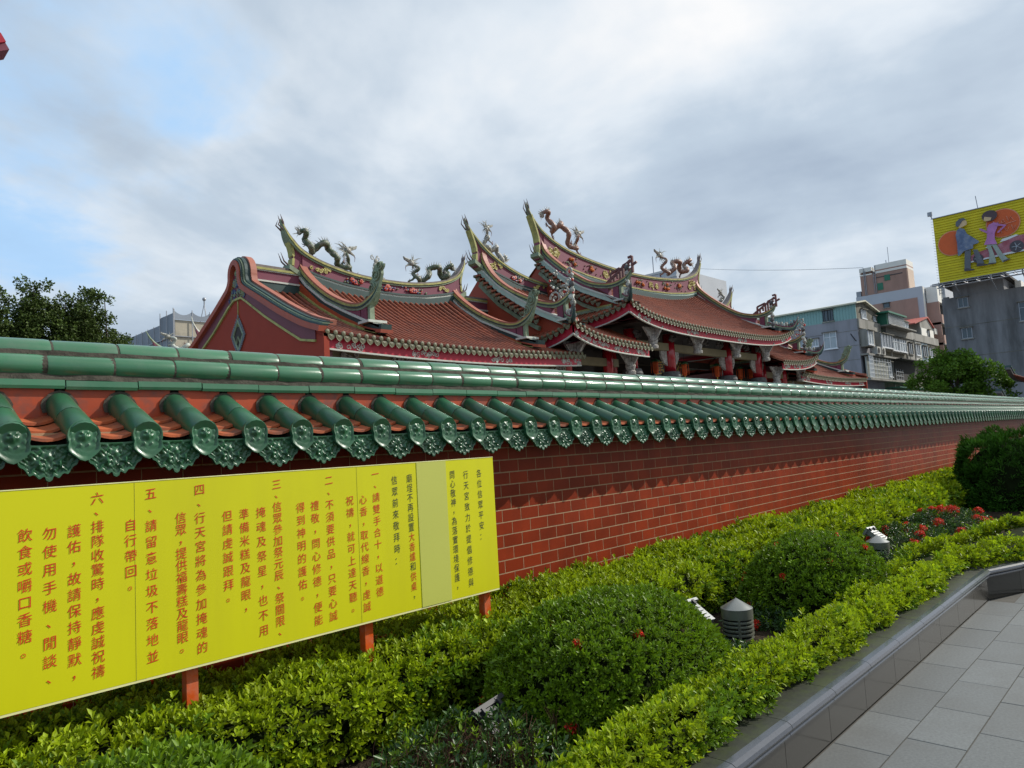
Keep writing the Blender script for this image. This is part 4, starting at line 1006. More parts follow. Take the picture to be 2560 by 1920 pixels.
def side_skirt(hall, mx, xe, xg, y0, y1, zs, ztop, roof):
    """lower skirt of a hip-and-gable roof on the outer side"""
    n = int((y1 - y0) / .30); s = -1 if mx.f else 1
    for k in range(n):
        y = y0 + (k + .5) * (y1 - y0) / n; run = min(1, (y - y0) / (1.1 * (xg - xe))) if y - y0 < 1.1 * (xg - xe) else 1
        tile_row(roof, [(mx(lerp(xe, xg, t * run)), y, lerp(zs(y), ztop(y), t * run) + .01) for t in (0, .5, 1)])
        link('end_tile', ROUND, roof, T((mx(xe - .03), y, zs(y) + .02)) @ RZ(-s * PI / 2))
        link('drip_tile', DROP, roof, T((mx(xe - .01), y + .15, zs(y + .15) - .045)) @ RZ(-s * PI / 2))
    b = MB(); ys = np.linspace(y0, y1, 30); V = []
    for y in ys: V += [(mx(xe), y, zs(y) - .03), (mx(xg), y, ztop(y) - .03)]
    b.add(V, [(2 * i, 2 * i + 1, 2 * i + 3, 2 * i + 2) for i in range(29)]); part('skirt', b, pan_r, roof)
    ys = np.linspace(y0 + .12, y1, 30); fl = [(float(y), zs(y) - .44) for y in ys]; fh = [(float(y), zs(y) - .10) for y in ys]
    a0, a1 = sorted((mx(xe + .12), mx(xe + .17)))
    b = MB(); sheet(b, fl, fh, 'x', a0, a1); fa = part('fascia', b, crim, hall)
    b = MB(); sheet(b, [(y, z - .05) for y, z in fl], fl, 'x', a0 - .02, a1 + .02); part('fascia_edge', b, pwhite, fa)
    b = MB(); a0, a1 = sorted((mx(xg - .05), mx(xg + .12)))
    yt = [(float(y), ztop(y) + .02) for y in np.linspace(y0 + 1.6, y1 - .3, 12)]
    strip(b, yt, 'x', a0, a1, .0, .13); part('skirt_moulding', b, pgreen, roof); b = MB(); strip(b, yt, 'x', a0, a1, .13, .20); part('skirt_moulding', b, pyel, roof)
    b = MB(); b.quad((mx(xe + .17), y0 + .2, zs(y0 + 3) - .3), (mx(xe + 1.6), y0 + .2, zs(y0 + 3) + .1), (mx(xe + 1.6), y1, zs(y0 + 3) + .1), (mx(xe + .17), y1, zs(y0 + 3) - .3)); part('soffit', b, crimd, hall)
def hip_ridge(hall, mx, p0, p1, curl):
    """hip ridge from the foot of the descending ridge to the flying corner, with a curled tail"""
    a, c = Vector(p0), Vector(p1); mid = a.lerp(c, .55) + Vector((0, 0, -.12)); b = MB()
    d = (c - a); end = c + Vector((d.x * .25, d.y * .25, curl))
    P = [(mx(q[0]), q[1], q[2]) for q in smooth_path([tuple(a), tuple(mid), tuple(c), tuple(end)], 5)]
    r = None
    for off, rad, m in ((.06, .09, teal), (.17, .07, pgreen), (.26, .05, purple)):
        b = MB(); b.tube([(x, y, z + off) for x, y, z in P], [rad] * (len(P) - 4) + [rad * .8, rad * .55, rad * .3, .01], 6, 0)
        r2 = part('hip_ridge' if r is None else 'ridge_moulding', b, m, r or hall, True); r = r or r2
    b = MB(); R = random.Random(9)
    for k in range(9):
        q = Vector(P[min(len(P) - 1, k + 3)]); b.ball((q.x, q.y, q.z + .36 + R.uniform(-.05, .1)), (.07, .07, .11), 6, 5, R.choice((0, 1, 2)))
    part('pottery_figures', b, [shard, pwhite, stone_d], r)
    return r
def column(hall, x, y, zt, zs=5.1, r=.27):
    b = MB(); b.lathe([(r, zs), (r, zt)], x, y, 0, 18); c = part('column', b, colr, hall, True)
    b = MB(); b.lathe([(r * 1.35, 0), (r * 1.35, zs - .42), (r * 1.62, zs - .36), (r * 1.75, zs - .22), (r * 1.62, zs - .08), (r * 1.5, zs)], x, y, 0, 18); part('column_base', b, stone_d, c)
def pendant(hall, x, y, zt):
    """carved hanging post with side wings under the eave"""
    b = MB(); b.lathe([(.12, .9), (.13, .55), (.20, .42), (.24, .25), (.18, .06), (.24, .0), (.22, -.12), (.05, -.16)], x, y, zt - .85, 12); c = part('hanging_post', b, carve, hall)
    for s in (-1, 1):
        b = MB(); b.prism([(x + s * .14, zt - .65), (x + s * .24, zt - .55), (x + s * .52, zt - .25), (x + s * .78, zt), (x + s * .14, zt)][::s], 'y', y - .05, y + .05); part('carved_wing', b, carve, c)
    b = MB(); b.prism([(y - .14, zt - .65), (y - .6, zt), (y - .14, zt)], 'x', x - .05, x + .05); part('carved_wing', b, carve, c)

def flare(d, amp, L_=2.0): return amp * math.exp(-max(0, d) / L_)
def wing_hall(flip, label):
    mx = MX(flip); hall = thing('temple_hall', (mx(17.15), 20, 0), label, 'temple', None)
    cx = 17.15
    zef = lambda x: 5.27 + .16 * (abs(x - cx) / 6) ** 2
    def zrf(x):
        if 13.5 <= x <= 20.8: return 8.02 + .45 * (abs(x - cx) / 3.65) ** 3
        return 7.78
    sd = 1 if not flip else -1
    roof, z_at = front_roof(hall, mx, 11.15, 23.3, 18.0, zef, 23.1, zrf, yback=28.2)
    # raised middle part sits on its own risers along the descending ridges; main ridge
    top = [(12.73, 10.44), (12.86, 10.09), (13.07, 9.72), (13.44, 9.38), (14.06, 9.11), (14.79, 8.93), (15.75, 8.78), (16.76, 8.73), (17.6, 8.73), (18.5, 8.78), (19.5, 8.93), (20.24, 9.11), (20.86, 9.38), (21.23, 9.72), (21.5, 10.09), (21.63, 10.44)]
    pan = [(13.3, 8.74), (14.1, 8.52), (15.24, 8.34), (16.5, 8.25), (17.8, 8.25), (19.1, 8.34), (20.2, 8.54), (21.0, 8.74)]
    base = [(13.3, 8.42), (14.9, 8.10), (16.6, 7.98), (17.7, 7.98), (19.4, 8.10), (21.0, 8.42)]
    r, sm = ridge_assembly(hall, mx, 23.1, top, pan, base, 13.45, 20.9, 'LR')
    for X, sg in ((13.5, -1), (20.85, 1)):
        dt = [(23.16, 9.33), (23.01, 8.72), (22.3, 8.05), (21.3, 7.38), (20.25, 6.88), (19.5, 6.68), (19.01, 6.71), (18.6, 6.93), (18.33, 7.4)]
        dl_ = [(23.3, 8.62), (22.54, 7.92), (21.3, 7.10), (20.1, 6.54), (18.9, 6.02), (18.25, 5.76)]
        rs = [(23.1, 7.85), (21.7, 7.0), (20.39, 6.33), (19.17, 5.85), (18.4, 5.62)]
        desc_ridge(hall, mx(X), dt, dl_, rs, 'scroll', sgn=sg * sd)
    # low wing ridge
    for xa, xb in ((11.5, 13.4), (20.95, 22.8)):
        xs = [xa, (xa + xb) / 2, xb]; tp = [(mx(x), 8.50) for x in xs]
        b = MB(); sheet(b, [(q[0], 8.06) for q in tp], [(q[0], 8.40) for q in tp], 'y', 22.95, 23.25); w = part('wing_ridge', b, purple, hall)
        for z0, z1, m, e in ((8.38, 8.42, pwhite, .04), (8.42, 8.50, pyel, .07), (8.50, 8.60, mat('grey_weathered_cap', (.16, .13, .12)), .02), (8.00, 8.06, pwhite, .06), (7.70, 8.00, teal, .03)):
            b = MB(); b.box(*sorted((tp[0][0], tp[-1][0])), 22.95 - e, 23.25 + e, z0, z1); part('ridge_moulding', b, m, w)
    # gable verge: bands following the slope over a rounded saddle
    f_ = .978
    vo = [(18.0, 5.46), (19.0, 5.78), (20.35, 6.38), (21.5, 6.97), (22.45, 7.45), (22.85, 7.70), (22.98, 8.0), (23.0, 8.25), (23.08, 8.44), (23.28, 8.56), (23.47, 8.44), (23.55, 8.25), (23.57, 8.0), (23.75, 7.72), (24.2, 7.45), (25.0, 7.02), (26.3, 6.38), (27.8, 5.7), (28.5, 5.4)]
    vo = smooth_path(vo, 3)
    g0 = 11.05
    def sx(a, b_): return sorted((mx(a), mx(b_)))
    for a, b_, o0, o1, m in ((g0 - .05, g0 + .2, -.03, .14, verge), (g0 + .0, g0 + .24, .14, .20, teal), (g0 + .06, g0 + .3, .20, .235, pgreen), (g0 + .12, g0 + .4, .235, .275, teal), (g0 + .3, g0 + .52, .18, .33, pinkv)):
        b = MB(); strip(b, vo, 'x', *sx(a, b_), o0, o1); vv = part('verge', b, m, hall)
    b = MB(); ol = [(18.3, 3.0)] + [(y, z - .04) for y, z in vo] + [(28.3, 3.0)]
    n = len(ol)
    # gable wall as quads below the verge line
    b = MB(); sheet(b, [(y, 3.0) for y, z in vo], [(y, z - .02) for y, z in vo], 'x', *sx(g0 + .12, g0 + .3)); gwl = part('gable_wall', b, gablem, hall, label='red brick gable end with a diamond vent' if not flip else None)
    yl = [(18.4, 5.22), (19.2, 5.36), (20.2, 5.85), (21.4, 6.46), (22.6, 7.15), (23.0, 7.36), (23.55, 7.36), (24.0, 7.15), (25.2, 6.46), (26.5, 5.85)]
    b = MB(); sheet(b, [(y, z) for y, z in yl], [(y, interp([q for q in (vo if y < 23.28 else vo)], y) - .03) for y, z in yl], 'x', *sx(g0 + .085, g0 + .12)); part('painted_band', b, mat('plum_gable_band', (.13, .03, .04), .6, .15, 2), gwl)
    b = MB(); strip(b, yl, 'x', *sx(g0 + .06, g0 + .12), -.04, .03); part('yellow_line', b, pyel, gwl)
    b = MB(); b.box(*sx(g0 + .09, g0 + .12), 23.27, 23.30, 6.4, 7.3); b.box(*sx(g0 + .09, g0 + .12), 23.27, 23.30, 4.8, 5.7); part('yellow_line', b, pyel, gwl)
    # diamond vent with carved frame
    dc = (23.28, 6.10); R = random.Random(4); b = MB()
    for s0 in range(4):
        a0 = s0 * PI / 2; p0 = (dc[0] + .36 * math.cos(a0), dc[1] + .52 * math.sin(a0)); a1 = a0 + PI / 2; p1 = (dc[0] + .36 * math.cos(a1), dc[1] + .52 * math.sin(a1))
        b.tube([(mx(g0 + .09), *p0), (mx(g0 + .09), *p1)], .035, 5)
    b.tube([(mx(g0 + .09), dc[0] + .15, dc[1] - .28), (mx(g0 + .09), dc[0], dc[1] - .05), (mx(g0 + .09), dc[0] - .15, dc[1] - .28)], .035, 5)
    fr = part('vent_frame', b, pgreen, gwl)
    b = MB(); b.prism([(dc[0] + .34, dc[1]), (dc[0], dc[1] + .5), (dc[0] - .34, dc[1]), (dc[0], dc[1] - .5)], 'x', *sx(g0 + .105, g0 + .12)); part('vent_opening', b, darki, gwl)  # dark plate stands in for the shade inside the vent
    b = MB()
    for k in range(36):
        a = 2 * PI * k / 36; rr = 1 / (abs(math.cos(a)) / .46 + abs(math.sin(a)) / .64); spiral(b, (dc[0] + rr * math.cos(a), dc[1] + rr * math.sin(a)), .065, .015, 1.1, 'x', mx(g0 + .08), .018, 0, a, 9)
    part('carved_border', b, mat('blue_grey_carving', (.16, .19, .22), .6, .5, 12), gwl)
    b = MB()
    for k in range(60):
        u = R.random(); yy = 23.28 + R.uniform(-1, 1) * lerp(.62, .06, u); zz = lerp(7.45, 8.35, u) + (abs(yy - 23.28) * -.25)
        spiral(b, (yy, zz), .085, .02, 1.2, 'x', mx(g0 + .07), .018, R.choice((0, 0, 1, 2)), R.uniform(0, 6), 9)
    part('apex_carving', b, [pgreen, fl_b, pyel], gwl)
    # front: corner pier, beam, and a wall coloured dark as a shaded opening
    b = MB(); b.box(*sx(11.25, 11.6), 18.25, 18.7, 0, 5.3); part('corner_pier', b, mat('dark_plum_pier', (.10, .03, .035), .6, .2, 3), hall)
    b = MB(); b.box(*sx(11.5, 23.2), 19.6, 19.75, 0, 5.6); part('wall', b, darki, hall)
    b = MB(); b.box(*sx(11.6, 23.2), 18.9, 19.15, 4.75, 5.05); part('beam', b, beamm, hall)
    for k in range(6):
        x = 12.6 + k * 2.0; b = MB()
        for q in range(14): spiral(b, (mx(x + random.uniform(-.4, .4)), 4.85 + random.uniform(-.15, .12)), .10, .02, 1.3, 'y', 18.85, .025, 0, random.uniform(0, 6), 10)
        part('carved_bracket', b, carve, hall, kind='stuff')
    return hall, mx, r, sm
h1, mx1, r1, sm1 = wing_hall(False, 'nearest low temple wing with brick gable end and curved ridge bearing two dragons')
drag('dragon', r1, 23.0, [(13.42, 10.02), (13.55, 10.12), (13.68, 9.95), (13.72, 9.65), (13.95, 9.42), (14.3, 9.75), (14.62, 9.72), (14.85, 9.35), (15.05, 9.08), (15.4, 8.98), (15.55, 9.15), (15.35, 9.45), (15.45, 9.72)], 1.25, [shard_g, shard, maroon], seed=1)
drag('dragon', r1, 23.0, [(20.9, 9.72), (20.75, 9.86), (20.55, 9.74), (20.5, 9.45), (20.3, 9.28), (20.0, 9.62), (19.65, 9.6), (19.4, 9.25), (19.15, 8.98), (18.8, 9.0), (18.7, 9.25), (18.85, 9.45), (18.7, 9.68)], 1.2, [shard_g, shard, maroon], seed=2)
b = MB()       # figure group in the middle of the ridge
b.box(16.55, 17.05, 22.85, 23.35, 8.72, 8.80)
for (dx, dz, rr) in ((0, .1, .15), (0, .33, .13), (-.02, .52, .10), (.02, .70, .09)): b.ball((16.8 + dx, 23.1, 8.8 + dz), (rr, rr * .8, rr * 1.2), 8, 6)
for s in (-1, 1):
    spiral(b, (16.8 + s * .13, 9.62), .10, .03, 1.2, 'y', 23.1, .025, 0, PI / 2); b.tube([(16.8, 23.1, 9.3), (16.8 + s * .16, 23.05, 9.2), (16.8 + s * .2, 23.0, 9.0)], [.04, .03, .02], 5); spiral(b, (16.8 + s * .14, 8.98), .09, .03, 1.2, 'y', 23.05, .022, 0, 0)
part('ridge_figure', b, shard, r1)
h5, mx5, r5, sm5 = wing_hall(True, 'farthest low temple wing, its plain tiled roof ending beside the grey apartment block')

def side_hall(flip, label):
    mx = MX(flip); hall = thing('temple_hall', (mx(24.5), 20, 0), label, 'temple', None)
    sd = 1 if not flip else -1
    zef = lambda x: 5.92 + flare(x - 22.0, .72, 1.5)
    zrf = lambda x: 9.35 + flare(x - 22.7, .7, 1.0)
    x1 = 27.5
    roof, z_at = front_roof(hall, mx, 22.0, x1, 17.4, zef, 23.1, zrf, hipx=22.95, yback=28.8)
    zs = lambda y: 5.98 + flare(y - 17.4, .68, 1.3) + flare(28.8 - y, .68, 1.3)
    side_skirt(hall, mx, 22.0, 22.95, 17.4, 28.8, zs, lambda y: 6.55 + .1 * flare(y - 17.4, 1), roof)
    top = [(21.78, 12.26), (22.08, 11.72), (22.71, 11.09), (23.45, 10.66), (24.52, 10.25), (25.63, 9.98), (27.2, 9.80)]
    pan = [(22.5, 10.35), (23.4, 9.95), (25, 9.55), (27.2, 9.35)]; base = [(22.5, 10.1), (23.4, 9.7), (25, 9.3), (27.2, 9.1)]
    r, sm = ridge_assembly(hall, mx, 23.1, top, pan, base, 22.65, 27.1, 'R' if flip else 'L')
    dt = [(23.05, 10.95), (22.9, 10.31), (22.33, 9.48), (21.37, 8.7), (20.13, 8.03), (19.2, 7.68), (18.6, 7.62), (18.1, 7.85), (17.9, 8.2)]
    dl_ = [(23.2, 10.1), (22.03, 8.98), (20.76, 8.12), (19.56, 7.42), (18.31, 6.82)]
    desc_ridge(hall, mx(22.75), dt, dl_, None, 'floral', stubs=1, sgn=-sd)
    b = MB(); gl = [(17.9, 6.9), (19.56, 7.35), (20.76, 8.05), (22.03, 8.9), (23.1, 9.9), (24.2, 8.9), (25.5, 8.05), (26.7, 7.35), (28.3, 6.9)]
    sheet(b, [(y, 6.4) for y, z in gl], gl, 'x', *sorted((mx(22.78), mx(22.95)))); part('gable_wall', b, mat('vermilion_gable', (.30, .045, .018), .65, .12, 2), hall)
    hip_ridge(hall, mx, (22.75, 18.4, 6.95), (21.95, 17.35, 6.62), .55)
    for cxp in (23.6, 26.6): column(hall, mx(cxp), 19.2, 6.2, 4.6, .24)
    b = MB(); b.box(*sorted((mx(22.9), mx(27.3))), 19.1, 19.35, 5.2, 5.55); part('beam', b, beamm, hall)
    b = MB(); b.box(*sorted((mx(22.9), mx(27.4))), 20.6, 20.75, 0, 6.2); part('wall', b, darki, hall)
    b = MB(); b.box(*sorted((mx(23.9), mx(26.2))), 20.5, 20.59, 3.6, 5.0); part('wall_panel', b, ochre, hall)
    pendant(hall, mx(23.1), 18.3, 5.95); pendant(hall, mx(26.9), 18.2, 5.7)
    return hall, mx, r
h2, mx2, r2, = side_hall(False, 'small stepped temple roof between the nearest wing and the tall main hall')
drag('dragon', r2, 23.0, [(24.35, 10.62), (24.2, 10.78), (24.05, 10.62), (23.95, 10.45), (23.85, 10.85), (23.6, 11.15), (23.35, 10.95), (23.1, 11.0), (22.95, 11.2), (23.05, 11.5), (23.2, 11.65), (23.0, 11.9), (23.15, 12.05)], 1.1, [shard, shard, maroon], seed=5)
h4, mx4, r4, = side_hall(True, 'small stepped temple roof beyond the main hall with an upswept tiled corner')
drag('dragon', r4, 23.0, [(mx4(23.9), 10.75), (mx4(23.8), 11.0), (mx4(23.6), 11.05), (mx4(23.4), 11.2), (mx4(23.55), 11.5), (mx4(23.8), 11.6)], 1.0, [shard, shard, maroon], seed=6)

# main hall
hm = thing('temple_hall', (XC, 20, 0), 'tallest main temple hall in the middle with a sweeping tiled roof and red columns', 'temple')
I = MX(False); F_ = MX(True)
zef = lambda x: 7.13 + flare(x - 26.0, .76, 1.8) + flare(43.3 - x, .76, 1.8)
zrf = lambda x: 10.32 + .85 * (abs(x - XC) / 7.6) ** 3
roof, z_at = front_roof(hm, I, 26.0, 43.25, 17.35, zef, 23.1, lambda x: zrf(min(max(x, 27), 42.2)), hipx=26.95, yback=28.9)
zs = lambda y: 7.30 + flare(y - 17.35, .65, 1.4) + flare(28.9 - y, .65, 1.4)
side_skirt(hm, I, 26.0, 26.95, 17.4, 28.8, zs, lambda y: 7.88, roof)
side_skirt(hm, F_, 25.95, 26.95, 17.4, 28.8, zs, lambda y: 7.88, roof)
top = [(26.05, 13.9), (26.31, 13.24), (27.06, 12.49), (28.29, 12.02), (29.6, 11.76), (31.5, 11.56), (33.5, 11.45), (35.7, 11.45), (37.7, 11.56), (39.6, 11.76), (40.9, 12.02), (42.14, 12.49), (42.89, 13.24), (43.15, 13.9)]
pan = [(26.8, 11.35), (28.3, 11.0), (30.5, 10.74), (33, 10.6), (36.2, 10.6), (38.7, 10.74), (40.9, 11.0), (42.4, 11.35)]
base = [(26.8, 11.0), (28.3, 10.66), (30.5, 10.44), (33, 10.34), (36.2, 10.34), (38.7, 10.44), (40.9, 10.66), (42.4, 11.0)]
rm, smm = ridge_assembly(hm, I, 23.1, top, pan, base, 27.0, 42.2, 'LR', kind='fruit', thick=.42)
dt = [(23.1, 12.2), (22.76, 11.37), (21.71, 10.37), (20.6, 9.56), (19.9, 9.2), (19.1, 9.0), (18.5, 9.02), (18.04, 9.2), (17.75, 9.6)]
dl_ = [(23.2, 11.25), (21.75, 9.95), (20.6, 9.15), (19.44, 8.60), (18.35, 8.10)]
for X, sg in ((27.0, -1), (42.2, 1)):
    desc_ridge(hm, X, dt, dl_, None, 'fret', stubs=1, sgn=sg)
for mxx in (I, F_):
    b = MB(); gl = [(17.9, 7.95), (19.44, 8.5), (20.6, 9.1), (21.75, 9.9), (23.1, 11.1), (24.45, 9.9), (25.6, 9.1), (26.8, 8.5), (28.3, 7.95)]
    sheet(b, [(y, 7.7) for y, z in gl], gl, 'x', *sorted((mxx(27.02), mxx(27.2)))); part('gable_wall', b, mat('vermilion_gable', (.30, .045, .018), .65, .12, 2), hm)
    hip_ridge(hm, mxx, (27.0, 18.4, 8.2), (25.95, 17.3, 7.9), .6)
b = MB(); R = random.Random(8)
for k in range(40): spiral(b, (21.6 + R.uniform(-.8, .8), 9.35 + R.uniform(-.4, .5)), .12, .03, 1.2, 'x', 26.98, .03, R.choice((0, 1, 2)), R.uniform(0, 6), 9)
part('gable_carving', b, [pwhite, fl_b, fl_r], hm)
drag('dragon', rm, 23.0, [(27.15, 13.35), (27.3, 13.6), (27.62, 13.55), (27.75, 13.1), (27.95, 12.75), (28.3, 13.05), (28.65, 13.25), (28.95, 12.85), (29.2, 12.3), (29.6, 12.05), (29.85, 12.35), (29.8, 12.75), (30.1, 13.0)], 1.45, [shard_o, shard, maroon], seed=3)
drag('dragon', rm, 23.0, [(41.9, 13.0), (41.6, 13.25), (41.2, 13.05), (41.1, 12.6), (40.7, 12.4), (40.2, 12.85), (39.8, 12.9), (39.5, 12.5), (39.2, 12.1), (38.7, 12.0), (38.4, 12.35), (38.55, 12.8), (38.3, 13.1)], 1.55, [shard_o, shard, maroon], seed=4)
for x in (28.2, 31.6, 37.7, 41.5): column(hm, x, 19.0, 7.0, 5.1, .29)
for x in (31.6, 37.7): column(hm, x - .2, 22.4, 7.2, 4.9, .26)
b = MB(); b.box(27.3, 41.9, 18.85, 19.15, 6.15, 6.52); part('beam', b, beamm, hm)
b = MB(); b.box(27.3, 41.9, 22.3, 22.55, 6.0, 6.4); part('beam', b, darki, hm)
b = MB(); b.box(27.2, 42.0, 25.0, 25.2, 0, 8.2); part('wall', b, darki, hm)
b = MB(); b.box(27.2, 42.0, 17.9, 25.0, 7.1, 7.2); part('ceiling', b, darki, hm)
for k in range(6):
    b = MB(); b.box(28.0 + k * 2.3, 29.9 + k * 2.3, 24.9, 24.99, 3.0, 5.75); part('wall_panel', b, ochre, hm)
    b = MB(); b.box(27.95 + k * 2.3, 29.95 + k * 2.3, 24.88, 24.98, 5.76, 5.85); part('panel_trim', b, crim, hm)
for x in (28.6, 32.7, 36.9, 40.6): pendant(hm, x, 18.0, 6.95)
for x in (31.6, 37.7, 41.5):
    for s in (-1, 1):
        b = MB(); b.prism([(x + s * .3, 5.4), (x + s * .62, 5.55), (x + s * .85, 5.85), (x + s * .82, 6.14), (x + s * .3, 6.14)][::s], 'y', 18.95, 19.05); part('carved_bracket', b, carve, hm)
for k in range(9):
    b = MB(); x = 28.2 + k * 1.6
    for q in range(12): b.ball((x + random.uniform(-.3, .3), 18.6, 6.75 + random.uniform(-.15, .15)), (.10, .08, .08), 6, 4)
    part('bracket_set', b, mat('dark_carving', (.07, .06, .055), .7, .6, 14, .8, 20), hm, kind='stuff')
# name board over the middle bay
b = MB(); b.box(33.0, 36.4, 20.85, 20.95, 5.1, 6.05); pq = part('name_board', b, mat('black_lacquer', (.012, .010, .010), .35), hm)
b = MB()
for k, ch in enumerate('宮天行'):
    v, f = get_glyph(ch); b.add([(33.15 + k * 1.05 + a * .95, 20.84, 5.28 + c * .85 + a * .08) for a, c in zip(v[:, 0], v[:, 1])], f)
part('writing', b, mat('gilt_lettering', (.45, .30, .06), .45), pq, kind='stuff')
# hanging lanterns
lan_m = mat('orange_red_lantern', (.75, .13, .03), .5, .2, 8, spec=.3, trans=.2)
def lantern(x, y, z, label):
    t = thing('lantern', (x, y, z), label, 'lantern', 'palace lanterns hanging in the main hall')
    b = MB(); b.lathe([(.10, .26), (.17, .20), (.15, .12), (.15, -.22), (.11, -.28), (.13, -.36), (.05, -.40)], x, y, z, 6); part('lantern_body', b, lan_m, t)
    b = MB(); b.lathe([(.05, .42), (.22, .30), (.24, .26), (.10, .25)], x, y, z, 6); part('lantern_roof', b, mat('green_lantern_roof', (.04, .16, .07), .5), t)
    for a in range(6):
        b = MB(); px, py = x + .23 * math.cos(a * PI / 3), y + .23 * math.sin(a * PI / 3); b.tube([(px, py, z + .27), (px, py, z - .05), (px, py, z - .34)], [.008, .02, .012], 5); part('tassel', b, lan_m, t)
    b = MB(); b.tube([(x, y, z - .40), (x, y, z - .72)], [.035, .015], 6); part('tassel', b, mat('yellow_tassel', (.5, .38, .05), .6), t)
    b = MB(); b.tube([(x, y, z + .42), (x, y, 7.1)], .012, 5); part('cord', b, darki, t)
def at_y(px, py, y):
    d = RW @ np.array([px - 1280, py - 960, 1795.]); return tuple(np.array([0, 0, CAMZ]) + d * y / d[1])
for (px, py, lb) in ((1639, 916, 'orange lantern left of the nearer big red column'), (1711, 922, 'orange lantern right of the nearer big red column'), (1792, 926, 'orange lantern left of the second big red column'), (1851, 932, 'left lantern of the pair right of the second big red column'), (1877, 932, 'right lantern of the pair right of the second big red column')):
    x, y, z = at_y(px, py, 20.3); lantern(x, y, z, lb)

# ================================================================ BUILDINGS BEYOND
conc_g = mat('blue_grey_render', (.27, .27, .295), .8, .12, .6, .1, 8, .2, stain=(.13, .13, .13), sscale=.5, samt=.5, vertical=True)
conc_l = mat('pale_concrete', (.27, .26, .235), .8, .2, .8, .1, 8, .2, stain=(.10, .10, .08), sscale=.8, samt=.8, vertical=True)
conc_s = mat('stained_gable_concrete', (.16, .15, .12), .85, .25, .8, .1, 8, .2, stain=(.06, .06, .05), sscale=.9, samt=.8, vertical=True)
conc_d = mat('streaked_dark_concrete', (.20, .20, .205), .85, .2, .4, .1, 6, .2, stain=(.06, .06, .058), sscale=.55, samt=.75, vertical=True)
tealm = mat('pale_teal_sheet_metal', (.20, .35, .33), .5, .1, .7, 0, spec=.4)
roofm = mat('cream_sheet_roof', (.52, .50, .38), .6, .2, 1)
pink = mat('pinkish_brown_tile', (.33, .20, .155), .7, .12, .7, stain=(.20, .12, .09), sscale=.5, samt=.6, vertical=True)
whitew = mat('white_tiled_wall', (.42, .44, .47), .7, .08, .6)
whiteb = mat('bright_white_wall', (.66, .64, .58), .7, .08, .6)
greenm = mat('green_sheet_metal', (.02, .13, .075), .5, .15, 1)
glassm = mat('dim_window_glass', (.05, .065, .075), .12, .5, .8, spec=.6)
glassl = mat('pale_window_glass', (.30, .34, .36), .2, .4, .8, spec=.6)
whitef = mat('white_window_frame', (.62, .64, .66), .5, .1, 3)
darkf = mat('dark_window_frame', (.03, .035, .04), .5, .1, 3)
darkv = mat('dark_void', (.018, .018, .018), .9, .3, 1)  # near-black; on the balcony recesses it stands in for shade
redr = mat('red_sheet_roof', (.34, .07, .05), .6, .2, 1)
metal = mat('galvanised_steel', (.28, .29, .31), .5, .2, 4, spec=.5, metal=.4)
acw = mat('cream_air_conditioner', (.45, .44, .40), .6, .2, 3)
def pbox(name, parent, m, *a, **k):
    b = MB(); b.box(*a); return part(name, b, m, parent, **k)
def window(parent, axis, at, a0, a1, z0, z1, fr, gl, panes=2, transom=False, out=-1):
    """framed window on a face: axis 'x' = wall at x=at facing -x (a along y); axis 'y' = wall at y=at facing -y (a along x)"""
    def bx(b, u0, u1, w0, w1, d0, d1):
        if axis == 'x': b.box(at - d1, at - d0, u0, u1, w0, w1)
        else: b.box(u0, u1, at - d1, at - d0, w0, w1)
    b = MB(); t = .07
    bx(b, a0, a1, z0, z0 + t, .0, .09); bx(b, a0, a1, z1 - t, z1, .0, .09); bx(b, a0, a0 + t, z0 + t, z1 - t, 0, .09); bx(b, a1 - t, a1, z0 + t, z1 - t, 0, .09)
    for k in range(1, panes): u = lerp(a0, a1, k / panes); bx(b, u - .03, u + .03, z0 + t, z1 - t, .0, .08)
    zt = lerp(z0, z1, .70) if transom else None
    if transom: bx(b, a0 + t, a1 - t, zt - .03, zt + .03, .0, .085)
    w = part('window', b, fr, parent)
    for k in range(panes):
        u0 = lerp(a0 + t, a1 - t, k / panes); u1 = lerp(a0 + t, a1 - t, (k + 1) / panes)
        for w0, w1 in (((z0 + t, zt - .03), (zt + .03, z1 - t)) if transom else ((z0 + t, z1 - t),)):
            b = MB(); bx(b, u0 + .01, u1 - .01, w0, w1, .012, .03); part('pane', b, gl, w)
    b = MB(); bx(b, a0 - .1, a1 + .1, z0 - .10, z0, .0, .16); part('sill', b, fr if fr is whitef else conc_l, w)
    b = MB(); bx(b, a0 - .12, a1 + .12, z1, z1 + .08, 0, .30); part('hood', b, conc_s, w)
# light building
B1 = thing('apartment_block', (95, 32, 0), 'grey apartment block with a teal sheet-metal attic and caged balconies', 'building')
pbox('wall', B1, conc_g, 85, 92.6, 26.8, 48, 0, 14.05)
b = MB(); b.prism([(26.82, 14.05), (48, 14.05), (48, 15.75), (26.82, 15.75)], 'x', 85.0, 85.12); part('attic_wall', b, tealm, B1)
b = MB()
for k in range(64): b.box(84.96, 85.0, 26.9 + k * .33, 26.96 + k * .33, 14.08, 15.7)
part('cladding_rib', b, tealm, B1, kind='stuff')
b = MB(); b.prism([(85.1, 14.05), (92.6, 14.05), (92.6, 15.3), (87.7, 16.15), (85.1, 15.7)], 'y', 26.9, 47.9); part('attic_gable', b, conc_s, B1)
for p, q in (((84.6, 15.68), (87.7, 16.22)), ((87.7, 16.22), (93.0, 15.3))):
    b = MB(); b.prism([p, q, (q[0], q[1] + .16), (p[0], p[1] + .16)], 'y', 26.5, 48.3); part('roof_sheet', b, roofm, B1)
pbox('parapet_band', B1, conc_l, 85.05, 92.7, 26.62, 26.8, 12.95, 14.02)
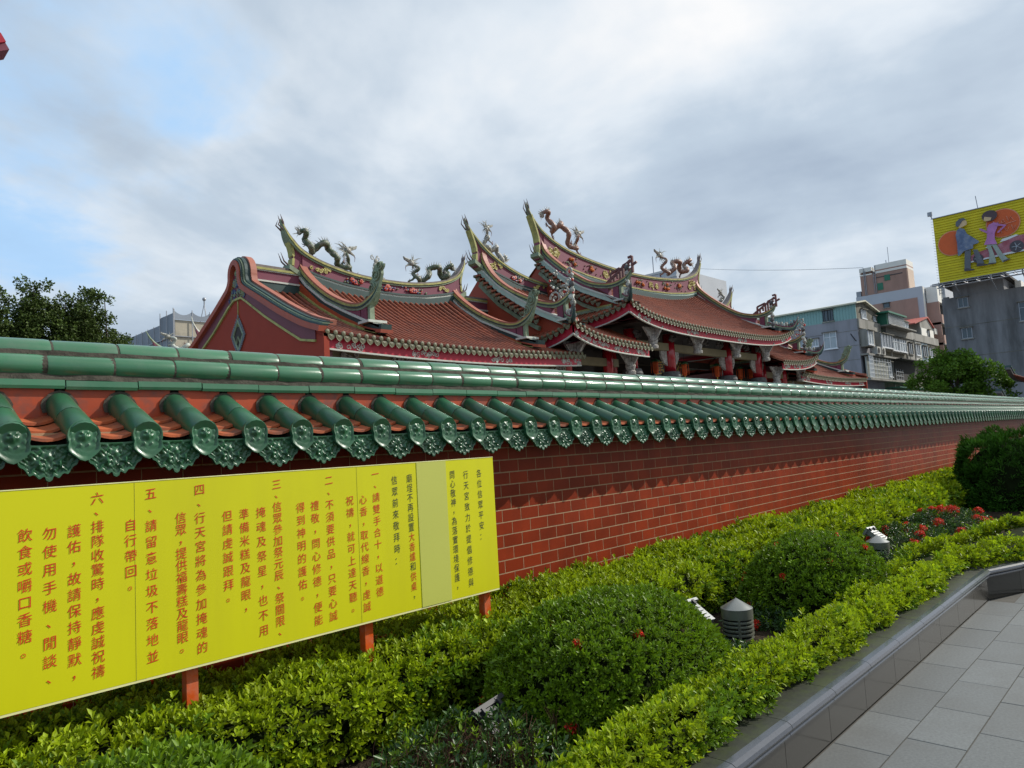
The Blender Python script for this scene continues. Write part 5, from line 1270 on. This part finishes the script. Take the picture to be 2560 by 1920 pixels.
for z in (11.0, 12.7, 9.4): pbox('floor_joint', B1, conc_s, 84.985, 85, 26.8, 48, z, z + .04)
window(B1, 'x', 84.99, 29.25, 30.45, 14.2, 15.5, darkf, glassm)
for a0, a1, z0, z1 in ((32.6, 33.4, 11.6, 12.6), (31.2, 31.9, 11.5, 12.4)): window(B1, 'x', 85, a0, a1, z0, z1, whitef, glassl)
window(B1, 'x', 85, 29.15, 30.6, 11.0, 12.9, whitef, glassl, 2, True)
window(B1, 'x', 85, 36, 37.5, 11.0, 12.7, whitef, glassm, 2, True)
window(B1, 'y', 26.88, 86.9, 88.5, 14.25, 15.3, whitef, glassl, 3); window(B1, 'y', 26.88, 91.2, 91.8, 14.3, 14.9, whitef, glassl, 1)
pbox('wall', B1, conc_s, 92.6, 118.5, 26.8, 40, 0, 13.0)
pbox('parapet_band', B1, conc_l, 94.2, 118.6, 26.5, 26.8, 12.95, 13.95)
for x0 in (85.3, 90.0): pbox('bay', B1, conc_l, x0, x0 + (2.6 if x0 < 88 else 4.7), 26.0, 26.8, 10.8, 12.75)
for x0, n in ((85.5, 2), (90.2, 4), (95.2, 3), (98.6, 3)): window(B1, 'y', 26.0 if x0 < 95 else 26.4, x0, x0 + (1.7 if n == 2 else 4.2 if n == 4 else 3.0), 11.0, 12.6, whitef, glassl if n != 4 else glassm, n, n == 3)
pbox('bay', B1, conc_l, 95.0, 102, 26.4, 26.8, 10.8, 12.8)
for k, x0 in enumerate((103, 106.4, 109.8, 113.2)):
    pbox('wall_panel', B1, (conc_l, acw, mat('blue_tarp', (.16, .22, .26), .6), conc_s)[k], x0, x0 + 3.2, 26.65, 26.8, 10.3, 12.9)
    window(B1, 'y', 26.65, x0 + .5, x0 + 2.4, 11.0, 12.5, whitef if k % 2 else darkf, glassm, 2)
for x0 in (87.5, 89.2):
    u = pbox('air_conditioner', B1, acw, x0, x0 + 1.2, 25.7, 26.3, 10.0, 10.85); b = MB(); b.tube([(x0 + .45, 25.69, 10.4), (x0 + .45, 25.66, 10.4)], .33, 16); part('fan_grille', b, darkv, u)
b = MB(); b.tube([(85.0, 27.6, 12.4), (84.9, 27.2, 11.7), (85.4, 26.7, 10.9), (87.0, 26.2, 10.7)], .05, 6); part('drain_pipe', b, darkv, B1)
for z in (10.0, 7.2): pbox('balcony_slab', B1, conc_l, 85.0, 104, 25.9, 26.8, z - .2, z)
def grille(parent, x0, x1, y, z0, z1, dx, dz, m):
    b = MB(); x = x0
    while x <= x1 + .01: b.box(x - .02, x + .02, y - .02, y + .02, z0, z1); x += dx
    z = z0
    while z <= z1 + .01: b.box(x0, x1, y - .025, y + .0, z - .02, z + .02); z += dz
    part('window_grille', b, m, parent)
pbox('balcony_recess', B1, mat('cream_shutter', (.30, .31, .27), .6, .2, 2), 85.3, 94.2, 26.3, 26.45, 7.3, 9.7)
grille(B1, 85.1, 86.4, 25.95, 7.3, 9.8, .26, .5, whitef); grille(B1, 86.5, 92.8, 25.95, 7.3, 9.6, 1.05, .48, whitef); window(B1, 'y', 26.3, 92.9, 94.1, 7.6, 9.4, whitef, glassl, 2)
pbox('balcony_recess', B1, darkv, 95, 104.5, 26.2, 26.79, 7.2, 9.7); pbox('awning', B1, darkv, 94.8, 105, 25.2, 26.2, 9.75, 9.85)  # solid dark block painted as the shade of the recess
grille(B1, 95.2, 98, 26.1, 7.3, 8.6, .9, .5, whitef)
for x in (94.5, 104.8): b = MB(); b.tube([(x, 26.2, 2), (x, 26.2, 13)], .06, 6); part('drain_pipe', b, conc_l, B1)
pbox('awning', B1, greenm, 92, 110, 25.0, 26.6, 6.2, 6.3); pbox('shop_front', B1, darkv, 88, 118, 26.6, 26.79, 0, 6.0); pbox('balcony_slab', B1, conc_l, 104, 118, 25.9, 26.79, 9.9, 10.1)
# green caged roof room
pbox('roof_room', B1, greenm, 92.9, 99.4, 25.9, 29, 13.9, 15.3); pbox('roof_room', B1, greenm, 92.4, 99.8, 25.5, 29.4, 15.25, 15.45)
pbox('cage_panel', B1, conc_l, 93.3, 99.2, 25.82, 25.89, 14.0, 15.0); grille(B1, 93.1, 99.3, 25.75, 14.0, 15.2, .31, 1.2, whitef)
pbox('roof_room', B1, conc_s, 100, 103, 26.2, 29, 13.9, 15.2); window(B1, 'y', 26.2, 100.3, 102.6, 14.1, 14.9, whitef, glassl, 3); pbox('balcony_slab', B1, conc_l, 92.6, 103.2, 25.4, 26.8, 13.72, 13.86)
b = MB(); b.prism([(109.4, 15.55), (116.4, 17.0), (119.4, 15.7), (119.4, 15.85), (116.4, 17.2), (109.4, 15.7)], 'y', 27.0, 31); part('hut_roof', b, redr, B1)
b = MB(); b.prism([(112.5, 13.9), (119.1, 13.9), (119.1, 15.75), (116.4, 16.9), (112.5, 16.1)], 'y', 27.2, 30.5); part('roof_hut', b, conc_l, B1)
pbox('hut_wall', B1, whiteb, 112.6, 119, 27.1, 27.19, 13.9, 15.3); window(B1, 'y', 27.1, 115.6, 116.6, 14.1, 15.2, darkf, glassm, 1)
pbox('air_conditioner', B1, acw, 119.3, 120.8, 27.0, 27.6, 14.9, 15.7)
# pink tower block
B2 = thing('tower_block', (125, 32, 0), 'taller pinkish brown and white residential block with a stair tower on its roof', 'building')
pbox('wall', B2, whitew, 120, 140, 28.2, 37.6, 0, 22.4); pbox('wall_panel', B2, pink, 119.9, 120.0, 28.95, 36.6, 6, 20.8)
pbox('corner_strip', B2, whiteb, 120.02, 120.6, 28.1, 28.2, 0, 22.3)
pbox('stair_tower', B2, pink, 120.05, 123.5, 30.0, 36.7, 22.4, 25.6)
for z0, z1, m in ((25.6, 25.95, whiteb), (25.95, 26.15, pink), (26.15, 26.95, whiteb)):
    pbox('parapet', B2, m, 120.0, 123.6, 29.95, 34.5, z0, z1); pbox('parapet', B2, m, 120.0, 123.6, 34.95, 36.75, z0, z1 - .15)
pbox('tower_side', B2, mat('pink_painted_sunlit', (.50, .38, .29), .7, .1, .6), 120.3, 123.5, 29.93, 29.99, 22.4, 25.58)  # lighter pink sheet puts the sunshine on this side into the colour
pbox('painted_shadow_strip', B2, darkf, 119.98, 120.04, 30.6, 34.4, 24.9, 25.0)  # thin dark strip painted in as a shadow line on the tower
for y0, y1, z0, z1 in ((32.4, 33.2, 24.2, 25.1), (33.5, 34.3, 22.9, 24.0)): pbox('green_patch', B2, greenm, 119.97, 120.04, y0, y1, z0, z1)
for y in (34.7, 34.45, 35.9, 36.1): b = MB(); b.tube([(119.95, y, 22.5), (119.95, y, 26.9 - random.random() * 1.5)], .05, 6); part('drain_pipe', b, metal, B2)
window(B2, 'x', 119.9, 32.8, 33.7, 20.0, 20.7, darkf, glassm, 1)
b = MB(); b.tube([(121, 32.6, 26.9), (121, 32.6, 29.6)], .04, 5); b.tube([(121, 33, 26.9), (121, 33, 27.6)], .06, 5); part('aerial', b, metal, B2)
pbox('water_tank', B2, metal, 120.3, 121.4, 36.9, 37.6, 22.4, 23.3)
pbox('wall', B2, whiteb, 121.5, 124.5, 26.6, 28.1, 19.9, 22.3); pbox('wall', B2, whitew, 124.5, 131, 26.2, 28.1, 19.9, 23.0)
for k in range(4):
    z = 16.9 - k * 3.1
    pbox('balcony_recess', B2, darkv, 121.8, 131, 27.2, 28.18, z + 1.0, z + 3.0); pbox('balcony_wall', B2, pink, 121.4, 131, 26.3, 26.5, z - .3, z + 1.0); pbox('balcony_slab', B2, conc_l, 121.4, 131, 26.3, 28.2, z - .45, z - .3)  # dark block fills the balcony, its shade put into the colour
    pbox('balcony_side', B2, whiteb, 131, 131.2, 26.2, 28.2, z - .4, z + 1.1); pbox('partition', B2, pink, 121.4, 121.6, 26.5, 28.2, z - .3, z + 3.0); window(B2, 'y', 28.2, 123, 126, z + 1.1, z + 2.6, darkf, glassm, 3)
pbox('laundry', B2, mat('yellow_cloth', (.5, .3, .03), .7), 126.5, 127.5, 26.6, 26.65, 14.9, 15.7)
# dark grey block under the billboard
B3 = thing('concrete_block', (90, 8, 0), 'dark rain-streaked concrete building under the yellow billboard', 'building')
pbox('wall', B3, conc_d, 83, 104, -6, 17.85, 0, 14.3); pbox('penthouse', B3, conc_d, 83.05, 92, 12.5, 16.8, 14.3, 15.5); pbox('roof_slab', B3, mat('dark_roof_slab', (.05, .045, .04), .8, .3, 1), 81.6, 93, 12.0, 17.6, 15.5, 15.72)
pbox('penthouse', B3, whiteb, 86, 92, 11.5, 12.0, 14.3, 15.4)
window(B3, 'x', 83, 15.55, 16.45, 13.15, 14.15, metal, glassm); window(B3, 'x', 83, 15.5, 16.4, 10.0, 11.1, metal, glassm); window(B3, 'x', 83, 9.4, 11.5, 11.0, 12.8, metal, glassm, 2, True); window(B3, 'x', 83, 9.4, 11.3, 7.2, 9.0, metal, glassm, 2, True)
for z in (11.3, 8.2): pbox('floor_joint', B3, conc_s, 82.985, 83, -6, 17.85, z, z + .05)
pbox('parapet', B3, conc_d, 83.0, 83.3, 17.2, 17.7, 14.3, 14.45)
# billboard
bill_y = mat('yellow_billboard_slat', (.52, .43, .008), .5, .12, 1.5, spec=.3)
BB = thing('billboard', (80, 10, 15), 'huge yellow slatted rooftop billboard with cut-out walking couple, red car and orange discs', 'billboard')
BZ0, BZ1, BY0, BY1 = 15.5, 21.95, 4.0, 17.2
ns = 26; hz = (BZ1 - BZ0) / ns
b = MB(); b.prism([(79.96, 0), (79.99, hz * .12), (80.02, hz * .97), (80.06, hz), (80.06, 0)], 'y', BY0, BY1); slat = b.mesh('slat', [bill_y])
for k in range(ns): part('slat', slat, bill_y, BB, mw=T((0, 0, BZ0 + k * hz)))
pbox('backing', BB, darkf, 80.07, 80.12, BY0, BY1, BZ0, BZ1); pbox('edge_trim', BB, metal, 79.9, 80.1, BY0, BY1, BZ1, BZ1 + .06)
for k in range(24): b = MB(); b.tube([(79.95, BY1, BZ0 + .2 + k * .27), (79.95, BY1 + .18, BZ0 + .25 + k * .27)], .02, 4); part('rung', b, metal, BB)
def cut(name, pts, m, d0, d1, parent=BB):
    b = MB(); b.prism(pts, 'x', 80 - d1, 80 - d0); return part(name, b, m, parent)
def disc(y, z, r, m, d0, d1, name): return cut(name, [(y + r * math.cos(2 * PI * k / 40), z + r * math.sin(2 * PI * k / 40)) for k in range(40)], m, d0, d1)
org = mat('orange_red_disc', (.50, .085, .012), .5, .12, 1.5); orl = mat('pale_orange_rim', (.55, .22, .12), .5)
disc(15.75, 19.15, 1.22, orl, .06, .08, 'disc_rim'); disc(15.75, 19.15, 1.14, org, .08, .11, 'disc'); disc(11.5, 20.05, 1.36, orl, .06, .08, 'disc_rim'); disc(11.5, 20.05, 1.27, org, .08, .11, 'disc')
b = MB()
for pts in ([(12.5, 20.4), (12.3, 20.0), (12.1, 20.3), (12.0, 20.0)], [(11.9, 20.1), (11.7, 20.4), (11.55, 20.0), (11.9, 20.1)], [(11.4, 20.6), (11.3, 20.1), (11.1, 20.5), (10.9, 20.1)], [(12.3, 19.8), (10.7, 20.0)], [(12.0, 19.6), (11.9, 19.1)], [(11.7, 19.6), (11.5, 19.2), (11.3, 19.6)], [(11.1, 19.7), (11.0, 19.2), (10.8, 19.6)]):
    b.tube([(79.86, p[0] - .25, p[1]) for p in pts], .035, 4)
part('script_lettering', b, mat('pale_red_script', (.55, .22, .14), .5), BB, kind='stuff')
skin = mat('flat_skin_paint', (.50, .36, .20), .6); blu = mat('faded_blue_poncho', (.10, .14, .24), .6, .4, 2, stain=(.22, .24, .26), sscale=2, samt=.6); gry = mat('grey_trousers', (.09, .10, .115), .6, .2, 2)
pnk = mat('pink_jacket', (.40, .16, .38), .6, .3, 2); pmint = mat('pale_grey_flares', (.27, .32, .28), .6, .2, 2); hair = mat('dark_brown_hair', (.07, .045, .05), .6, .2, 2); cars = mat('faded_red_car_paint', (.30, .07, .09), .5, .3, 1.5, stain=(.4, .25, .3), sscale=1.5, samt=.5); cwh = mat('white_car_trim', (.55, .57, .58), .5)
tyre = mat('dark_grey_tyre', (.06, .055, .065), .7, .3, 2)
# red car behind the couple
cut('car_body', [(14.75, 17.15), (14.7, 17.35), (13.9, 17.75), (12.5, 17.95), (11.6, 18.3), (10.6, 18.6), (9.0, 18.6), (7.5, 18.3), (6.8, 17.9), (6.8, 17.3), (9.6, 17.25), (12.0, 17.05), (14.4, 16.95)][::-1], cars, .10, .15)
cut('car_sill', [(14.7, 17.0), (11.4, 17.2), (7.2, 17.25), (7.2, 17.12), (11.4, 17.03), (14.7, 16.88)][::-1], cwh, .14, .17)
cut('windscreen', [(11.9, 18.3), (11.7, 18.55), (10.6, 18.72), (10.4, 18.62), (11.4, 18.35)][::-1], cwh, .14, .17)
cut('windscreen', [(13.1, 18.05), (12.3, 18.35), (12.25, 18.28), (12.9, 17.95)][::-1], cwh, .14, .17)
for y, z, r in ((10.65, 17.6, .55), (13.75, 17.15, .42), (7.9, 17.5, .5)):
    w = disc(y, z, r, tyre, .15, .20, 'wheel'); 
    for k in range(5): a = k * 1.257; b = MB(); b.tube([(79.78, y, z), (79.78, y + r * .7 * math.cos(a), z + r * .7 * math.sin(a))], .04, 4); part('spoke', b, metal, w)
# man in a blue poncho
cut('trouser_leg', [(14.75, 18.1), (14.25, 18.1), (14.45, 16.3), (14.95, 16.3), (14.85, 17.2)], gry, .22, .27); cut('trouser_leg', [(14.1, 18.1), (13.7, 18.0), (13.3, 16.6), (13.85, 16.5), (13.95, 17.3)], gry, .20, .25)
cut('shoe', [(15.0, 16.35), (14.75, 16.42), (14.15, 16.2), (14.15, 16.1), (14.95, 16.15)], tyre, .24, .29); cut('shoe', [(13.95, 16.6), (13.7, 16.66), (13.05, 16.45), (13.05, 16.35), (13.9, 16.4)], tyre, .24, .29)
cut('poncho', [(15.2, 20.25), (14.95, 20.4), (14.6, 20.25), (14.4, 19.7), (13.5, 18.75), (13.6, 18.6), (14.0, 18.55), (14.05, 18.2), (14.8, 18.1), (15.2, 17.75), (15.35, 17.75), (15.3, 19.0), (15.35, 19.8)][::-1], blu, .27, .32)
cut('head', [(15.0, 20.4), (14.75, 20.45), (14.35, 20.6), (14.3, 20.85), (14.4, 21.05), (14.8, 21.1), (15.05, 20.8)], skin, .27, .32); cut('cap', [(15.25, 20.7), (15.2, 21.05), (14.9, 21.3), (14.55, 21.3), (14.35, 21.1), (14.65, 21.05), (14.95, 20.65), (15.1, 20.55)], gry, .32, .36)
# woman in pink
cut('trouser_leg', [(12.95, 18.3), (12.65, 18.3), (12.45, 17.3), (12.35, 16.45), (12.95, 16.4), (12.8, 17.4)], pmint, .22, .27); cut('trouser_leg', [(12.55, 18.2), (12.2, 18.2), (11.8, 17.2), (11.35, 16.5), (11.85, 16.35), (12.2, 17.2)], pmint, .20, .25)
cut('shoe', [(13.0, 16.5), (12.4, 16.45), (12.4, 16.35), (13.0, 16.38)], tyre, .24, .29); cut('shoe', [(11.8, 16.5), (11.3, 16.6), (11.2, 16.52), (11.8, 16.38)], tyre, .24, .29)
cut('jacket', [(12.6, 20.1), (12.2, 20.25), (11.8, 20.1), (12.0, 19.6), (12.2, 19.2), (12.25, 18.7), (12.1, 18.15), (12.6, 18.25), (13.15, 18.3), (12.85, 18.9), (12.8, 19.4), (12.75, 19.8)][::-1], pnk, .27, .32)
cut('arm', [(12.7, 19.5), (12.75, 19.3), (13.3, 19.75), (13.4, 19.95), (13.2, 19.9)], pnk, .30, .34); cut('arm', [(12.0, 20.1), (11.2, 19.75), (11.9, 19.15), (12.0, 19.25), (11.45, 19.7), (12.1, 19.9)][::-1], pnk, .30, .34)
cut('hair', [(12.45 + .62 * math.cos(2 * PI * k / 24), 20.95 + .52 * math.sin(2 * PI * k / 24)) for k in range(24)], hair, .27, .32); cut('face', [(12.85, 20.95), (12.95, 20.6), (12.8, 20.5), (12.4, 20.5), (12.3, 20.75)], skin, .32, .36)
# supports under and behind the board
for z in (15.2, 15.38): b = MB(); b.tube([(79.6, BY0, z), (79.6, BY1 + .6, z)], .045, 6); part('rail', b, metal, BB); 
b = MB(); b.tube([(80.6, BY0, 15.1), (80.6, BY1 + .4, 15.1)], .06, 6); part('rail', b, metal, BB)
for k in range(14): b = MB(); b.tube([(79.6, BY1 - k * 1.0, 15.2), (80.8, BY1 - k * 1.0 - .3, 15.1), (80.6, BY1 - k * 1.0, 15.6)], .035, 5); part('brace', b, metal, BB)
for y in (6.5, 10.5, 13, 16): b = MB(); b.tube([(80.3, y, 15.1), (80.3, y, BZ1)], .07, 6); b.tube([(80.3, y, 15.1), (82.5, y, 14.3)], .05, 6); part('post', b, metal, BB)
for y in (17.0, 17.35): b = MB(); b.tube([(80.2, y, 14.3), (80.2, y, 15.6)], .04, 5); part('ladder_rail', b, metal, BB)
for k in range(3): b = MB(); b.tube([(80.2, 17.0, 14.5 + k * .3), (80.2, 17.35, 14.5 + k * .3)], .025, 5); part('rung', b, darkf, BB)
b = MB(); b.tube([(80, 17.25, 21.95), (80, 17.3, 22.25), (80, 17.5, 22.4)], .06, 6); b.box(79.9, 80.1, 17.2, 17.6, 22.3, 22.7); part('corner_lamp', b, metal, BB)
b = MB(); b.tube([(84, 13.5, 15.7), (84, 14.1, 24.3)], .035, 5); b.tube([(84, 13.6, 22), (84, 13.6, 23)], .06, 5); part('mast', b, metal, BB)
# distant slab behind the main hall roof
B4 = thing('distant_block', (160, 90, 0), 'distant white slab building just showing above the main hall ridge', 'building')
pbox('wall', B4, mat('hazy_white_slab', (.40, .42, .45), .8, .1, .2), 150, 175, 86.5, 118, 0, 42.2); 
for k in range(6): pbox('parapet', B4, mat('hazy_slab_band', (.46, .46, .46), .8, .1, .2), 149.8, 150, 86.5, 118, 41.8 - k * 1.6, 42.3 - k * 1.6)
b = MB(); b.tube([(152, 94, 42), (152, 94, 47)], .12, 5); part('aerial', b, metal, B4); b = MB(); b.tube([(152, 88.5, 42), (152, 88.5, 45)], .15, 5); part('aerial', b, metal, B4)
wr = thing('cable', (135, 60, 40), 'thin overhead cable crossing the sky from the main hall to the pink tower', 'cable')
P0 = Vector(at_y(1690, 668, 86.6)); P1 = Vector(at_y(2158, 669, 36.5)); b = MB()
b.tube([tuple(P0.lerp(P1, t) + Vector((0, 0, -1.6 * 4 * t * (1 - t) * .35))) for t in np.linspace(0, 1, 24)], .035, 4); part('wire', b, darkf, wr)
# scaffolded building on the left
B5 = thing('scaffolded_building', (38, 92, 0), 'building wrapped in beige scaffold netting behind the brick gable', 'building')
net = mat('beige_scaffold_net', (.42, .38, .30), .85, .12, .25, .5, 1.2, .1, stain=(.22, .21, .18), sscale=.3, samt=.5, bdist=.15); netg = mat('grey_scaffold_net', (.27, .30, .34), .8, .15, .3, trans=.3)
for k in range(9):
    z1 = 19.9 - k * 2.15; pbox('netting', B5, net, 35.0, 60, 89.92, 90, z1 - 2.0, z1); pbox('scaffold_deck', B5, metal, 34.8, 60, 89.7, 90.1, z1 - 2.12, z1 - 2.02)
    pbox('netting', B5, netg, 34.92, 35.0, 90, 94.7, z1 - 2.0, z1 + (.9 if k == 0 else 0)); pbox('scaffold_deck', B5, metal, 34.7, 35.1, 90, 112, z1 - 2.12, z1 - 2.02)
    pbox('netting', B5, netg, 34.92, 35.0, 94.75, 112, z1 - 2.0, z1)
pbox('core', B5, conc_l, 35.6, 60, 90.6, 112, 0, 18.6)
for k in range(12): b = MB(); x = 34.8 + k * 2.2; b.tube([(x, 89.7, 0), (x, 89.7, 21.2)], .06, 5); part('scaffold_pole', b, metal, B5)
for k in range(11): b = MB(); y = 89.7 + k * 2.1; b.tube([(34.7, y, 0), (34.7, y, 21.3 if y < 95 else 19.9)], .06, 5); part('scaffold_pole', b, metal, B5)
for k in range(8):
    b = MB(); x0 = 34.8 + k * 2.2; V = [(x0 + 2.2 * t, 89.7, 21.0 - .5 * 4 * t * (1 - t)) for t in np.linspace(0, 1, 7)]
    b.add(V + [(v[0], v[1], 19.9) for v in V], [(i, i + 1, 8 + i, 7 + i) for i in range(6)]); part('netting', b, netg, B5)
b = MB()
for a in range(3): b.tube([(39.1 + .75 * math.cos(a * 2.1 + .5), 91 + .75 * math.sin(a * 2.1 + .5), 19), (39.1, 91, 22.5)], .05, 5)
b.tube([(39.1, 91, 22.4), (39.1, 91, 22.9)], .08, 6); b.ball((39.1, 91, 23.1), .25, 8, 6); part('beacon_tripod', b, metal, B5)
# rear temple roofs, of which only the horns rise over the wall
for lab, P, dz in (('pale curved ridge horn of a rear temple roof left of the scaffolding corner', [(15.8, 10.0), (16.1, 9.5), (16.6, 9.06), (17.5, 8.75), (19, 8.55), (24, 8.4)], 0), ('second rear ridge horn rising against the netting beside the gable', [(18.9, 11.35), (19.1, 10.75), (19.45, 10.3), (20.3, 9.9), (21.5, 9.7), (24, 9.6)], 1)):
    rh = thing('rear_temple_roof', (P[2][0], 45 + dz, 0), lab, 'temple', 'rear temple roofs behind the wall')
    sm = smooth_path(P, 5); b = MB(); b.tube([(x, 45 + dz, z) for x, z in sm], [lerp(.02, .12, min(1, k / 12)) for k in range(len(sm))], 6); part('ridge_cap', b, pwhite if dz else pgreen, rh, True)
    b = MB(); sheet(b, [(x, z - lerp(0, .7, min(1, k / 8))) for k, (x, z) in enumerate(sm[5:])], [(x, z - .05) for x, z in sm[5:]], 'y', 44.9 + dz, 45.1 + dz); part('ridge', b, purple, rh)
    b = MB(); b.prism([(P[3][0], P[3][1] - .7), (24, P[5][1] - .6), (24, 4), (P[3][0], 4)][::-1], 'y', 44.6 + dz, 45.4 + dz); part('roof', b, tile_r, rh)
    if not dz: drag('dragon', rh, 45, [(18.6, 8.9), (18.3, 9.3), (18.0, 9.1), (17.7, 8.95), (17.4, 9.2), (17.5, 9.6), (17.2, 9.75)], 1.3, [pwhite, shard, maroon], seed=12)
# upswept roof corner cut by the left edge
gt = thing('gate_roof', (0, 12, 0), 'tip of an upswept temple roof corner cut off by the left edge', 'temple')
P = [(-3.5, 6.9), (-1.5, 6.95), (.5, 7.25), (1.6, 7.65), (2.27, 8.02)]; sm = smooth_path(P, 5)
for o0, o1, m, w in ((-.06, .10, crim, .22), (.10, .22, verge, .26), (.22, .34, pgreen, .22), (-.18, -.06, purple, .18)):
    b = MB(); strip(b, sm[:-2] if o0 > .05 else sm, 'y', 12 - w, 12 + w, o0 * .8, o1 * .8); part('eave_moulding', b, m, gt)
b = MB(); b.prism([(-3.5, 6.85), (.5, 7.2), (.5, 7.1), (-3.5, 5.5)], 'y', 11.8, 16); part('roof', b, tile_r, gt)
b = MB(); b.lathe([(.25, 0), (.25, 6.8)], -2.6, 13, 0, 16); part('column', b, colr, gt, True)
# small temple pavilion at the right edge
pv2 = thing('temple_pavilion', (66, 9, 0), 'small dark temple pavilion roof at the right edge beside the leafy tree', 'temple')
for zo, m0 in ((0, 0), (-1.75, -4.2)):
    P = [(61.0 + m0, 5.45 + zo), (62.2 + m0, 5.0 + zo), (64.5 + m0, 4.75 + zo), (70, 4.75 + zo)]; sm = smooth_path(P, 5)
    b = MB(); strip(b, sm, 'y', 9.3, 9.7, -.02, .12); part('ridge', b, teal, pv2); b = MB(); strip(b, sm, 'y', 9.35, 9.65, -.2, -.03); part('ridge', b, stone_d, pv2)
    b = MB(); V = []
    for k in range(12): x = lerp(61.8 + m0, 71, k / 11); V += [(x, 9.5, interp(sm, x) - .15), (x - .3, 7.3, interp(sm, x) - 1.15)]
    b.add(V, [(2 * i, 2 * i + 1, 2 * i + 3, 2 * i + 2) for i in range(11)]); rr = part('roof', b, tile_r, pv2)
    for k in range(28): x = 61.9 + m0 + k * .33; tile_row(rr, [(x, 9.5, interp(sm, x) - .12), (x - .3, 7.3, interp(sm, x) - 1.1)], .07)
    b = MB(); b.box(61.3 + m0, 71, 7.4, 7.5, 3.3 + zo, 3.6 + zo); part('fascia', b, crim, pv2)
for x in (63, 67): b = MB(); b.lathe([(.2, 0), (.2, 3.6)], x, 8.5, 0, 12); part('column', b, colr, pv2, True)
# ---------------------------------------------------------------- trees
bark = mat('grey_brown_bark', (.09, .07, .05), .9, .4, 6, .6, 12, .1)
leaf_t1 = mat('dark_evergreen_leaf', (.06, .095, .018), .6, .35, .8, 0, spec=.25, tint=True, trans=.22); leaf_t2 = mat('fresh_green_leaf', (.085, .17, .014), .6, .35, .5, 0, spec=.2, tint=True, trans=.28)
def tree(x, y, blobs, label, leafm, size, dens, seed, trunk_r=.16, group=None, kd=40):
    global rng; rg = np.random.default_rng(seed); root = thing('tree', (x, y, 0), label, 'tree', group)
    zc = max(bz for _, _, bz, _ in blobs); b = MB(); b.tube([(x, y, 0), (x + .05, y, zc * .35), (x - .05, y, zc * .7)], [trunk_r, trunk_r * .8, trunk_r * .45], 8); part('trunk', b, bark, root, True)
    b = MB(); Ps = []; Ns = []
    for bx, by, bz, r in blobs:
        b.tube([(x, y, min(zc * .6, bz * .55)), (lerp(x, bx, .6), lerp(y, by, .6), bz * .8), (bx, by, bz)], [trunk_r * .5, trunk_r * .25, .02], 5)
        m = max(4, int(r * r * kd))
        for _ in range(m):     # leaf clumps scattered through the crown
            u = unit(rg.normal(0, 1, (1, 3)))[0]; c = np.array([bx, by, bz]) + u * r * rg.uniform(.5, 1.15) * np.array([1, 1, .8]); cr = r * rg.uniform(.18, .36)
            n = int(dens * cr * cr * 26); v = unit(rg.normal(0, 1, (n, 3))); P = c + v * cr * rg.uniform(.5, 1.05, (n, 1)) * np.array([1, 1, .7]); Ps.append(P); Ns.append(v)
    part('limb', b, bark, root)
    P = np.concatenate(Ps); Nn = np.concatenate(Ns); A = shoots(P, Nn, 3, np.full(len(P), size), .6, 1.2, .3, .5, .35)
    part('crown', leaf_mesh('crown', *A, [leafm]), None, root)
R = random.Random(5)
def blobs_col(x, y, z0, z1, r, n=6):
    return [(x + R.uniform(-.25, .25) * r, y + R.uniform(-.4, .4) * r, lerp(z0, z1 - r * .5, k / (n - 1)), r * lerp(1.0, .42, (k / (n - 1)) ** 1.6)) for k in range(n)]
G = 'evergreen trees behind the wall at the left'
tree(6.5, 36, blobs_col(6.5, 36, 4.5, 9.6, 1.15), 'dark evergreen tree cut by the left edge behind the wall', leaf_t1, .15, 34, 1, group=G)
tree(8.0, 36.4, blobs_col(8.0, 36.4, 4.5, 10.5, 1.2, 7), 'tallest dark evergreen tree with a spindly top, second from the left', leaf_t1, .15, 34, 2, group=G)
tree(9.15, 35.6, blobs_col(9.15, 35.6, 4.5, 9.9, .95, 7), 'slim dark evergreen between the tallest tree and the twin-topped one', leaf_t1, .15, 34, 3, group=G)
tree(10.15, 36, blobs_col(10.1, 36, 4.5, 10.2, 1.25, 7), 'broad dark evergreen tree, second from the scaffolding', leaf_t1, .15, 34, 4, group=G)
tree(11.1, 36, blobs_col(10.95, 36, 4.5, 9.9, .70, 7) + [(11.3, 36, 7.7, .7), (11.5, 36, 6.8, .8)], 'thin-topped evergreen nearest the scaffolding', leaf_t1, .14, 30, 5, group=G)
tree(65, 13.6, [(65, 13.4, 6.3, 1.5), (65, 15.0, 5.9, 1.4), (65, 12.2, 6.0, 1.4), (65, 14.8, 7.2, .9), (65, 16.0, 4.9, 1.2), (65, 11.2, 4.8, 1.3), (64.4, 13.4, 4.6, 1.8), (65, 15.4, 3.6, 1.5), (65, 11.9, 3.5, 1.6), (64.6, 13.4, 2.8, 1.6), (65, 10.6, 3.2, 1.0)], 'spreading bright green tree in front of the dark concrete building', leaf_t2, .24, 13, 6, .22, None, 5)
